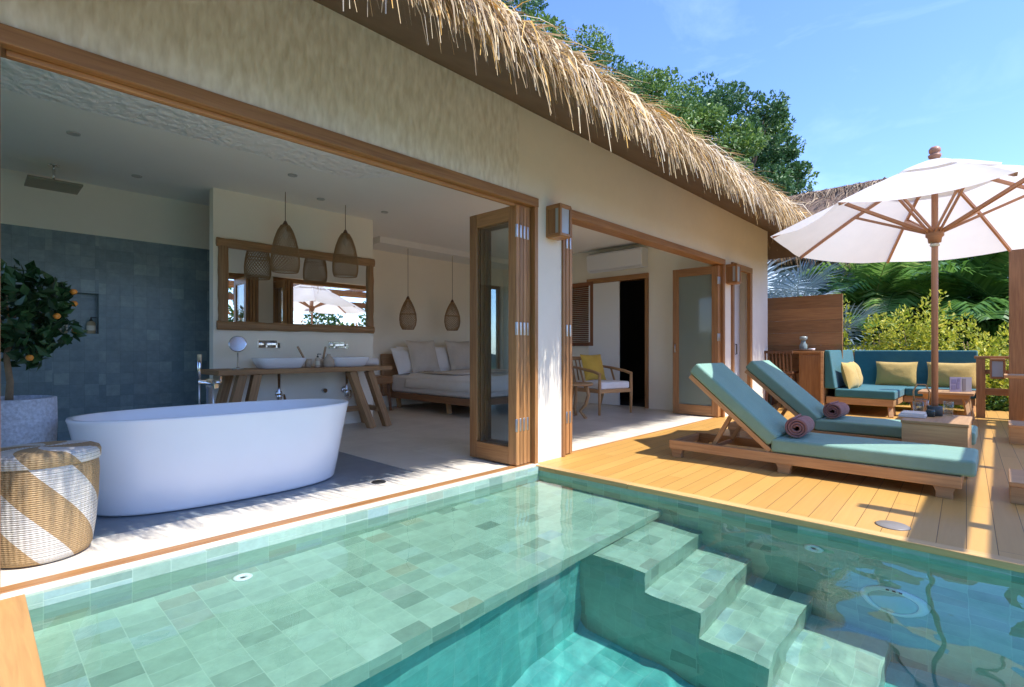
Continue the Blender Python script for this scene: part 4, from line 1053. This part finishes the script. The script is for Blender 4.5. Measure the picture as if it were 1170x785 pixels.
# ------------------------------------------------------------------ corner sofa
sf = thing('corner_sofa', 'L shaped wooden deck sofa with blue green cushions in front of the yellow shrubs', 'sofa', (10.2, 1.2, 0))
def W2(x, y): return x - 10.2, y - 1.2
def lbox(mb, x0, y0, z0, x1, y1, z1):
    a = W2(x0, y0); b = W2(x1, y1); mb.box(a[0], a[1], z0, b[0], b[1], z1)
mb = MB(); lbox(mb, 9.27, 1.12, .155, 11.1, 1.98, .26); lbox(mb, 10.3, .26, .155, 11.1, 1.118, .26); mb.build('base', TEAK2, sf, .006)
mb = MB(); lbox(mb, 9.2, 2.0, .0, 11.15, 2.04, .96); mb.build('end_panel', TEAK2, sf, .005)
mb = MB(); lbox(mb, 11.11, .26, .10, 11.15, 1.99, .93); mb.build('rear_panel', TEAK2, sf, .005)
for (x, y, dx) in ((9.33, 1.17, -.06), (9.55, 1.17, .0), (10.35, .32, -.05), (11.0, .32, .03), (9.4, 1.9, -.04), (10.36, 1.0, -.03)):
    mb = MB(); a = W2(x, y); mb.bar((a[0], a[1], .155), (a[0] + dx, a[1] - .02, 0), .06, .05); mb.build('leg', TEAK2, sf, .003)
mb = MB(); lbox(mb, 9.25, 1.10, .262, 10.93, 1.86, .385); mb.build('seat_cushion', TEALD, sf, .02, 3)
mb = MB(); lbox(mb, 10.26, .25, .262, 10.93, 1.095, .385); mb.build('seat_cushion', TEALD, sf, .02, 3)
mb = MB(); a = W2(9.22, 1.98); b = W2(10.95, 1.98)
mb.prism([(1.84 - 1.2, .387), (1.99 - 1.2, .387), (1.995 - 1.2, .985), (1.92 - 1.2, .985)], 0, a[0], b[0]); mb.build('back_cushion', TEALD, sf, .02, 3)
mb = MB(); mb.prism([(10.90 - 10.2, .30), (11.10 - 10.2, .30), (11.105 - 10.2, .98), (10.98 - 10.2, .98)], 1, .25 - 1.2, 1.90 - 1.2); mb.build('back_cushion', TEALD, sf, .02, 3)
pillow('pillow', 'mustard cushion at the left end of the sofa, leaning in front of its twin', .47, .44, .17, MUST, (9.62, 1.72, .585), R(-14), R(-6), 'mustard sofa cushions')
pillow('pillow', 'mustard cushion at the left end of the sofa, half hidden behind its twin', .47, .44, .17, MUST, (10.02, 1.72, .585), R(-14), R(4), 'mustard sofa cushions')
pillow('pillow', 'wide mustard cushion in the middle of the sofa back', .58, .42, .17, MUST, (10.80, 1.27, .585), R(-12), R(-90), 'mustard sofa cushions')
pillow('pillow', 'wide mustard cushion behind the parasol pole at the right of the sofa', .64, .42, .17, MUST, (10.80, .55, .585), R(-12), R(-90), 'mustard sofa cushions')
ct = thing('coffee_table', 'low wooden coffee table with splayed legs in front of the sofa', 'coffee table', (9.42, .53, 0))
mb = MB(); mb.box(-.40, -.29, .385, .40, .29, .42); mb.build('tabletop', TEAK2, ct, .006)
mb = MB(); mb.box(-.33, -.24, .335, .33, .24, .383); mb.build('apron', TEAK2, ct)
for sx in (-1, 1):
    for sy in (-1, 1):
        mb = MB(); mb.bar((sx * .24, sy * .19, .38), (sx * .36, sy * .25, 0), .05, .045); mb.build('leg', TEAK2, ct, .003)
bs = thing('picture_book', 'open purple and white picture book standing on the coffee table', 'book', (9.25, .38, .4215), R(-52))
mb = MB(); mb.box(-.14, -.004, 0, .0, .004, .2); mb.build('cover', plain('book_cover', (.22, .20, .29), .5), bs, .001)
mb = MB(); mb.box(.001, -.003, 0.002, .135, .006, .198); mb.build('page', plain('book_page', (.27, .26, .29), .5), bs)
mb = MB()
for (x, z, w_, h_) in ((-.12, .03, .05, .06), (-.06, .04, .04, .09), (-.12, .11, .06, .06), (-.045, .14, .03, .04)): mb.box(x, -.0065, z, x + w_, -.0045, z + h_)
mb.build('printed_picture', plain('book_print', (.13, .12, .22), .5), bs)
mb = MB(); mb.box(.02, -.0065, .02, .06, -.0035, .18); mb.build('printed_picture', plain('book_print_dark', (.16, .14, .15), .5), bs)
# ------------------------------------------------------------------ bar counter, screen, stool
sc_ = MB()
for i in range(9):
    sc_.box(10.02, 1.9, .0 + i * .2145, 10.06, 3.25, .212 + i * .2145)
tag(sc_.build('timber_screen', wood('screen_wood', (.20, .09, .035), (.38, .195, .075), .45, 1.4), bevel=.002), 'tall teak plank privacy screen at the house end of the sofa', 'screen')
cb = thing('bar_counter', 'teak bar counter with closed cabinet end in front of the privacy screen', 'counter', (9.75, 2.1, 0))
mb = MB(); mb.box(-.13, -.02, .93, .24, 1.05, .97); mb.build('counter_top', TEAK, cb, .005)
mb = MB(); mb.box(-.10, .0, .0, .22, .36, .929); mb.build('cabinet', TEAK, cb, .004)
mb = MB(); mb.box(-.115, .02, .04, -.101, .345, .90); mb.build('cabinet_door', TEAK, cb, .003)
so_ = thing('bar_stool', 'dark slatted wooden stool tucked under the bar counter', 'stool', (9.68, 2.74, 0))
mb = MB(); mb.box(-.18, -.22, .58, .18, .22, .62); mb.build('seat', DARKW, so_, .01)
for sx in (-1, 1):
    for sy in (-1, 1):
        mb = MB(); mb.bar((sx * .14, sy * .17, .58), (sx * .18, sy * .21, 0), .04, .04); mb.build('leg', DARKW, so_, .003)
mb = MB()
for i in range(8): mb.bar((-.17, -.20 + i * .057, .62), (-.21, -.20 + i * .057, .94), .02, .018)
mb.bar((-.21, -.23, .95), (-.21, .23, .95), .04, .05); mb.build('backrest', DARKW, so_, .002)
mb = MB(); mb.lathe([(0, 0), (.13, 0), (.16, .02), (.155, .024), (.12, .01), (0, .01)], 28); tag(mb.build('serving_tray', plain('tray_dark', (.12, .07, .05), .5), loc=(9.80, 2.42, .9715)), 'shallow dark tray on the bar counter', 'tray')
vs = thing('carafe', 'grey green glass carafe on the tray on the bar counter', 'carafe', (9.80, 2.43, .983))
mb = MB(); mb.lathe([(0, 0), (.055, 0), (.06, .03), (.06, .09), (.035, .13), (.035, .17)], 20); mb.build('carafe_body', plain('carafe_glass', (.20, .25, .24), .15), vs)
mb = MB(); mb.lathe([(.045, .17), (.06, .19), (.06, .23), (.0, .24)], 18); mb.build('stopper', plain('carafe_stop', (.24, .28, .27), .3), vs)
mb = MB(); mb.lathe([(0, 0), (.045, 0), (.055, .03), (.05, .03), (0, .01)], 18); tag(mb.build('small_bowl', CERAM, loc=(9.78, 2.30, .983)), 'small pale bowl beside the carafe on the bar counter', 'bowl')
# ------------------------------------------------------------------ pergola, rail, bench top, plinths at the right
pg = thing('pergola', 'timber pergola whose square post stands at the far right of the deck', 'pergola', (9.9, -.17, 0))
mb = MB(); mb.box(-.08, -.09, 0, .08, .075, 2.42); mb.build('post', TEAK, pg, .006)
for (x, y) in ((0, -3.2), (-6.1, -3.2)):
    mb = MB(); mb.box(x - .09, y - .09, 0, x + .09, y + .09, 2.42); mb.build('post', TEAK, pg, .006)
mb = MB(); mb.box(-6.2, -3.3, 2.425, .3, -3.15, 2.6); mb.build('beam', TEAK, pg, .004)
for y in (-1.30, -1.62): 
    mb = MB(); mb.box(-6.2, y - .08, 2.605, .3, y + .08, 2.74); mb.build('beam', TEAK, pg, .004)
for x in (-5.6, -3.6, -1.7, 0):
    mb = MB(); mb.box(x - .05, -3.5, 2.745, x + .05, -1.0, 2.86); mb.build('rafter', TEAK, pg, .004)
mb = MB(); mb.box(-.07, -3.15, 2.425, .07, .09, 2.6); mb.build('beam', TEAK, pg, .004)
rl = thing('deck_railing', 'low teak railing between its end post and the pergola post', 'railing', (10.25, .2, 0))
mb = MB(); mb.box(-.05, -.05, 0, .05, .05, .86); mb.build('post', TEAK, rl, .004)
mb = MB(); mb.box(-.06, -3.2, .862, .06, .07, .90); mb.build('handrail', TEAK, rl, .004)
mb = MB(); mb.box(-.03, -3.2, .33, .03, -.05, .43); mb.build('lower_rail', TEAK, rl, .004)
mb = MB(); mb.box(-.03, -3.2, .64, .03, -.05, .70); mb.build('middle_rail', TEAK, rl, .004)
lt = lantern((10.20, .02, .585), 'small square teak lantern with a grey pane hung on the deck railing', R(-90))
bn = thing('bar_table', 'narrow wooden bar table whose plank top enters at the right edge of the deck', 'table', (9.1, -.7, 0))
mb = MB(); mb.box(-.22, -.9, .64, .22, .66, .68); mb.build('tabletop', TEAK2, bn, .006)
for y in (-.8, .30):
    for x in (-.17, .17):
        mb = MB(); mb.box(x - .03, y - .03, 0, x + .03, y + .03, .639); mb.build('leg', TEAK2, bn, .003)
def plinth(label, loc, h):
    t = thing('wooden_plinth', label, 'plinth', loc, 0, 'low wooden plinths at the right edge')
    mb = MB(); mb.box(0, -.6, .0, .5, 0, h - .03); mb.build('box_body', OAK, t, .004)
    mb = MB(); mb.box(-.004, -.605, h - .03, .505, .004, h); mb.build('top_board', TEAK2, t, .004)
plinth('low wooden plinth at the right edge, the one farther from the pool', (7.57, -.075, 0), .20)
plinth('low wooden plinth at the right edge, the one nearer the pool', (4.65, -.05, 0), .14)

# ------------------------------------------------------------------ neighbouring thatched building
nb = thing('thatched_pavilion', 'neighbouring building with brown thatched roof beyond the shrubs', 'building', (18.0, 5.6, -.1))
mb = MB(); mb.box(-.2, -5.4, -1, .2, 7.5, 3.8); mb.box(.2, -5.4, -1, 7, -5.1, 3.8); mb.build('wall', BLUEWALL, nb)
ey0, ey1, ry0 = -6.4, 8.5, -2.9
mb = MB(); e, r_, b = 3.9, 6.85, 3.72
mb.quad((-1.3, ey0, e), (-1.3, ey1, e), (3.2, ey1, r_), (3.2, ry0, r_)); mb.quad((7.7, ey1, e), (7.7, ey0, e), (3.2, ry0, r_), (3.2, ey1, r_)); mb.quad((7.7, ey0, e), (-1.3, ey0, e), (3.2, ry0, r_), (3.2, ry0, r_ + .001))
mb.quad((-1.3, ey0, b), (7.7, ey0, b), (7.7, ey1, b), (-1.3, ey1, b)); mb.quad((-1.3, ey0, b), (-1.3, ey1, b), (-1.3, ey1, e), (-1.3, ey0, e)); mb.quad((7.7, ey0, b), (-1.3, ey0, b), (-1.3, ey0, e), (7.7, ey0, e)); mb.quad((-1.3, ey1, b), (7.7, ey1, b), (3.2, ey1, r_), (-1.3, ey1, e))
mb.build('roof', plain('old_thatch', (.15, .095, .065), .95, nscale=12, namt=.4, bump=.6), nb)
mb = MB()
for i in range(1500):
    y = random.uniform(ry0, ey1); u = random.random()
    if u < .5: u = random.uniform(.93, 1.0)
    yy = y if y > ry0 + .1 else y
    strand(mb, (-1.3 + 4.5 * u, yy, 3.93 + 2.95 * u), (-1, random.gauss(0, .3), -.45 + random.gauss(0, .15)), random.uniform(.5, 1.3), random.uniform(.008, .02), 1.1)
mb.build('loose_straw', leafmat('old_straw', [(0, (.11, .07, .045)), (.6, (.26, .17, .10)), (1, (.55, .42, .27))], .8, .05), nb)

# ------------------------------------------------------------------ shrubs
def shrub(label, loc, rad, h, n, mat, size, grp, cat='shrub', clumps=14, blossoms=0, name='shrub'):
    t = thing(name, label, cat, loc, random.random() * 6, grp)
    mb = MB(); cs = []
    for i in range(clumps):
        a = random.random() * 2 * PI; r = rad * math.sqrt(random.random()) * .75
        cz = h * random.uniform(.2, .9) * (1 - .25 * (r / rad) ** 2); cs.append((r * math.cos(a), r * math.sin(a), cz))
        leaves(mb, n // clumps, cs[-1], (rad * random.uniform(.28, .45), rad * random.uniform(.28, .45), h * random.uniform(.14, .26)), size, up=.5, elong=1.9)
    mb.build('foliage', mat, t)
    mb = MB()
    for c in cs: mb.tube([(c[0] * .15, c[1] * .15, 0), (c[0] * .6, c[1] * .6, c[2] * .6), c], [.014, .01, .005], 5)
    mb.build('stems', BARK, t)
    if blossoms:
        mb = MB()
        for i in range(blossoms):
            c = random.choice(cs); leaves(mb, 7, (c[0] + random.gauss(0, rad * .25), c[1] + random.gauss(0, rad * .25), c[2] + h * .16 + random.gauss(0, .06)), (.06, .06, .05), .05, up=.6, elong=1.2)
        mb.build('blossoms', FLOW, t)
    return t
gz = -.6
shr = [('slim upright yellow green shrub beside the privacy screen', (12.1, 2.35), .32, 2.5, 1800),
       ('golden shrub behind the left half of the sofa', (12.2, 1.75), .6, 2.25, 3200),
       ('golden shrub behind the middle of the sofa, left of the parasol pole', (12.1, 1.0), .68, 2.45, 3600),
       ('golden shrub right of the parasol pole behind the sofa end', (12.0, .15), .68, 2.3, 3600),
       ('rounded golden shrub behind the deck railing', (11.9, -.65), .7, 2.1, 3400),
       ('low golden shrub at the far right behind the pergola post', (12.0, -1.5), .75, 1.8, 2800)]
for (lab, (x, y), r, h, n) in shr: shrub(lab, (x, y, gz), r, h, n, BUSHY, .040, 'golden shrubs behind the sofa')
for (lab, x, y, r, h) in (('dark green low bush under the railing', 11.75, -.1, .5, .85), ('dark green bush between the screen and the golden shrubs', 12.4, 3.0, .6, 1.5)):
    shrub(lab, (x, y, gz), r, h, 1500, BUSHG, .045, 'dark green bushes by the deck')
# flowering hedge across the pool (seen in the mirror)
hd = shrub('flowering hedge bush across the pool with many orange blossoms', (2.2, -8.2, -1.0), 1.3, 4.0, 3200, BUSHG, .10, 'flowering bushes across the pool', blossoms=40, name='flowering_bush')
for i, (x, y, lab) in enumerate(((4.2, -8.4, 'flowering bush across the pool beside the first one'), (6.2, -8.3, 'flowering bush across the pool, middle of the hedge'), (8.2, -8.2, 'flowering bush across the pool reflected behind the parasol'), (10.3, -7.6, 'flowering bush across the pool at the pergola end'), (.2, -8.6, 'flowering bush at the near end of the hedge'), (-2, -8.6, 'flowering bush at the left end of the hedge'), (12.6, -7.2, 'flowering bush at the far right end of the hedge'))):
    dup(hd, (x, y, -1.0), i * 1.3, lab, 1 + .1 * math.sin(i * 2.2))
# ------------------------------------------------------------------ palms
def frond(mb, base, az, L, elev, droop, nleaf, ll, lw, twist=0):
    p = Vector(base); d = Vector((math.cos(az) * math.cos(elev), math.sin(az) * math.cos(elev), math.sin(elev))); n = 12; pts = [p.copy()]; ds = [d.copy()]
    for i in range(n):
        p = p + d * (L / n); d = (d + Vector((0, 0, -droop / n))).normalized(); pts.append(p.copy()); ds.append(d.copy())
    mb.tube(pts, [.022 * (1 - .8 * i / n) for i in range(n + 1)], 5)
    mb.new(); rr = mb.rnd
    for i in range(nleaf):
        t = .12 + .88 * i / nleaf; x = t * n; k = min(int(x), n - 1); f = x - k
        c = pts[k] * (1 - f) + pts[k + 1] * f; dd = ds[k]
        sd = dd.cross(Vector((0, 0, 1))).normalized(); up = sd.cross(dd)
        l = ll * (math.sin(PI * min(1, .15 + t * .85)) ** .6 + .12)
        for sg in (-1, 1):
            q = (sd * sg * 1.0 + dd * .65 + up * (.25 + random.gauss(0, .15))).normalized()
            w_ = dd.cross(q).cross(q).normalized() if False else dd
            a = c; b = c + q * l * .55; e = c + q * l + Vector((0, 0, -l * .28))
            ws = (dd - q * dd.dot(q)).normalized() * lw
            i0 = [mb.vert(a - ws * .4), mb.vert(a + ws * .4), mb.vert(b + ws), mb.vert(b - ws), mb.vert(e)]
            r = min(1, max(0, rr * .5 + random.random() * .5))
            mb.face([i0[0], i0[1], i0[2], i0[3]], [(0, 0)] * 4, False, r); mb.face([i0[3], i0[2], i0[4]], [(0, 0)] * 3, False, r)
def palm(label, loc, th, nf, L, mat, grp=None, nleaf=34, ll=.6, lw=.02, e0=-.3, e1=1.3, droop=1.3, rz=0):
    t = thing('palm_tree', label, 'palm tree', loc, rz, grp)
    mb = MB(); mb.tube([(0, 0, 0), (.03, .02, th * .5), (0, 0, th)], [.17, .13, .12], 12); mb.build('trunk', BARK, t)
    mb = MB()
    for i in range(nf):
        frond(mb, (0, 0, th), i * 2.4 + random.gauss(0, .1), L * random.uniform(.85, 1.1), e0 + (e1 - e0) * (i / nf) + random.gauss(0, .06), droop * random.uniform(.8, 1.2), nleaf, ll, lw)
    mb.build('crown', mat, t)
    return t
def fan(mb, base, az, elev, L, rad, n=30):
    d = Vector((math.cos(az) * math.cos(elev), math.sin(az) * math.cos(elev), math.sin(elev)))
    hub = Vector(base) + d * L + Vector((0, 0, -.15 * L)); mb.tube([base, hub], [.03, .018], 5)
    sd = d.cross(Vector((0, 0, 1))).normalized(); up = sd.cross(d); mb.new(); rr = mb.rnd
    for i in range(n):
        a = -2.2 + 4.4 * i / (n - 1)
        q = d * math.cos(a) + (sd * math.sin(a)); q = (q + up * (.25 * abs(math.sin(a)))).normalized()
        l = rad * (1 - .12 * abs(a) / 2.2) * random.uniform(.92, 1.08); tip = hub + q * l + Vector((0, 0, -.12 * l)); m = hub + q * l * .6
        ws = q.cross(up).normalized() * rad * random.uniform(.014, .024)
        i0 = [mb.vert(hub), mb.vert(m + ws), mb.vert(tip), mb.vert(m - ws)]
        mb.face(i0, [(0, 0)] * 4, False, min(1, max(0, rr * .45 + random.random() * .55)))
def fanpalm(label, loc, th, nf, L, rad, e0=-.2, e1=1.2):
    t = thing('fan_palm', label, 'palm tree', loc, 0, 'silver fan palms')
    mb = MB(); mb.tube([(0, 0, 0), (0, 0, th)], [.2, .17], 12); mb.build('trunk', BARK, t)
    mb = MB()
    for i in range(nf): fan(mb, (0, 0, th), i * 2.4, e0 + (e1 - e0) * i / nf, L, rad * random.uniform(.85, 1.1))
    mb.build('crown', PALMS, t); return t
fanpalm('silver blue fan palm between the villa end and the neighbouring wall', (13.4, 4.0, -1.0), 2.9, 12, 1.0, 1.35)
fanpalm('silver blue fan palm whose top rises behind the thatched roof end', (14.6, 6.6, -1.0), 5.9, 14, 1.1, 1.3)
fanpalm('low silver fan palm right of the privacy screen', (12.9, 2.95, -1.0), 2.0, 10, .9, 1.2, -.1, 1.0)
for (lab, x, y, z, th, nf, L, rz) in (
    ('green feather palm right behind the parasol canopy', 15.3, .9, -1.0, 2.2, 26, 2.6, .3),
    ('green feather palm left of the parasol pole', 15.2, 2.3, -1.0, 2.4, 24, 2.2, 1.1),
    ('green feather palm at the far right behind the pergola post', 15.0, -.3, -1.0, 2.4, 26, 2.4, 2.0),
    ('tall green feather palm at the right edge of the garden', 16.0, -1.6, -1.0, 3.2, 24, 2.9, .8),
    ('tall green feather palm in front of the neighbouring wall', 16.2, 1.8, -1.0, 3.2, 24, 2.6, 2.8),
    ('low green feather palm between the golden shrubs and the screen', 15.0, 3.6, -1.0, 1.9, 20, 1.9, 4.1)):
    palm(lab, (x, y, z), th, nf, L, PALMG, 'green feather palms behind the sofa', rz=rz, nleaf=60, ll=.75, lw=.03)
# ------------------------------------------------------------------ trees on the hill
def tree(label, loc, h, crown, n, mat, size, nc=26, grp='trees on the hill', seed=0):
    t = thing('hill_tree', label, 'tree', loc, random.random() * 6, grp)
    mb = MB(); tp = []
    mb.tube([(0, 0, 0), (.15, .1, h * .35), (0, .1, h * .62)], [.30, .22, .13], 10)
    cs = []
    for i in range(nc):
        a = i * 2.4 + random.random(); zz = random.uniform(-.8, 1); rr = math.sqrt(max(0, 1 - zz * zz)) * random.uniform(.55, 1.0)
        cs.append(Vector((math.cos(a) * rr * crown[0], math.sin(a) * rr * crown[0], h - crown[1] * 1.10 + zz * crown[1])))
    for c in cs[:14]: mb.tube([(0, .1, h * random.uniform(.35, .6)), c * .5 + Vector((0, 0, h * .27)), c], [.09, .06, .02], 5)
    mb.build('trunk', BARK, t)
    mb = MB()
    for c in cs:
        s = crown[0] * random.uniform(.22, .40)
        leaves(mb, n // nc, c, (s, s, s * .75), size, up=.3, elong=1.6)
    mb.build('crown', mat, t); return t
def onray(px, d):
    a = R(43.449); fx, fy = math.cos(a), math.sin(a); rx, ry = math.sin(a), -math.cos(a); l = (px - 585) / 588.
    return (fx + rx * l) * d, (fy + ry * l) * d
def gh(x, y): return terr((x + 160) / 320, (y + 120) / 320).z
for i, (px, d, ztop, lab) in enumerate(((1030, 15.5, 4.6, 'dark leafy tree behind the palms, left of the parasol pole'), (1090, 15.0, 5.0, 'dark leafy tree behind the palms, just right of the parasol pole'), (1150, 14.5, 5.0, 'dark leafy tree behind the palms above the pergola post'), (1225, 14.5, 5.6, 'dark leafy tree behind the palms outside the right edge'), (1310, 14.0, 6.2, 'dark leafy tree behind the palms farthest to the right'))):
    x, y = onray(px, d)
    if i == 0: bt_ = tree(lab, (x, y, -1.6), 6.2, (1.6, 2.3), 6000, TREEL[1], .15, nc=36, grp='leafy trees behind the palms')
    else: dup(bt_, (x, y, -1.6), i * 1.7, lab, (ztop + 1.6) / 6.2)
for i, (x, y, hh, lab) in enumerate(((-6.5, -4.5, 9., 'tall unseen evergreen added to screen the sky on the camera side, nearest the hedge'), (-6.8, -1.2, 10., 'tall unseen evergreen added to screen the sky on the camera side, middle of the row'), (-6.4, 1.6, 9.5, 'tall unseen evergreen added to screen the sky on the camera side, nearest the villa'))):
    if i == 0: ev = tree(lab, (x, y, -1.8), hh, (2.4, 3.4), 9000, TREEL[1], .2, nc=40, grp='added evergreens screening the sky on the camera side')
    else: dup(ev, (x, y, -1.8), i * 2., lab, hh / 9.)  # unseen trees added to cut sky light on the pool walls
for i, (px, ytop, d, cr, mt, lab) in enumerate((
    (618, 30, 30, 3.2, 0, 'bushy green tree at the left end of the hill crest, first beside the roof edge'),
    (655, 42, 33, 3.4, 0, 'bushy green tree on the hill, second from the left'),
    (690, 66, 30, 3.0, 1, 'darker green tree on the hill, third from the left'),
    (722, 88, 32, 3.2, 0, 'broad light green tree on the hill, fourth from the left'),
    (755, 96, 27, 2.6, 0, 'light green tree on the hill, left of the tall dark one'),
    (790, 100, 30, 3.0, 1, 'green tree crown just left of the tall dark hill tree'),
    (838, 103, 25, 2.5, 1, 'tall dark open crowned tree sticking out against the sky'),
    (868, 140, 29, 2.4, 0, 'green tree on the hill just right of the tall dark one'),
    (893, 178, 26, 1.7, 1, 'small dark tree at the right end of the hill by the roof corner'),
    (815, 140, 23, 2.2, 0, 'lower bright green tree in front of the tall dark one'),
    (770, 128, 23, 2.2, 0, 'lower bright green tree just above the middle of the thatch'),
    (580, -20, 31, 3.6, 1, 'dark green tree on the hill mostly hidden behind the roof'))):
    x, y = onray(px, d); g = gh(x, y); top = 1 + (399 - ytop) / 588. * d; h = (top - g)
    tree(lab, (x, y, g - .2), h + .9, (cr, max(1.6, h * .36)), 14000, TREEL[mt], .125, nc=52 if mt == 0 else 40)
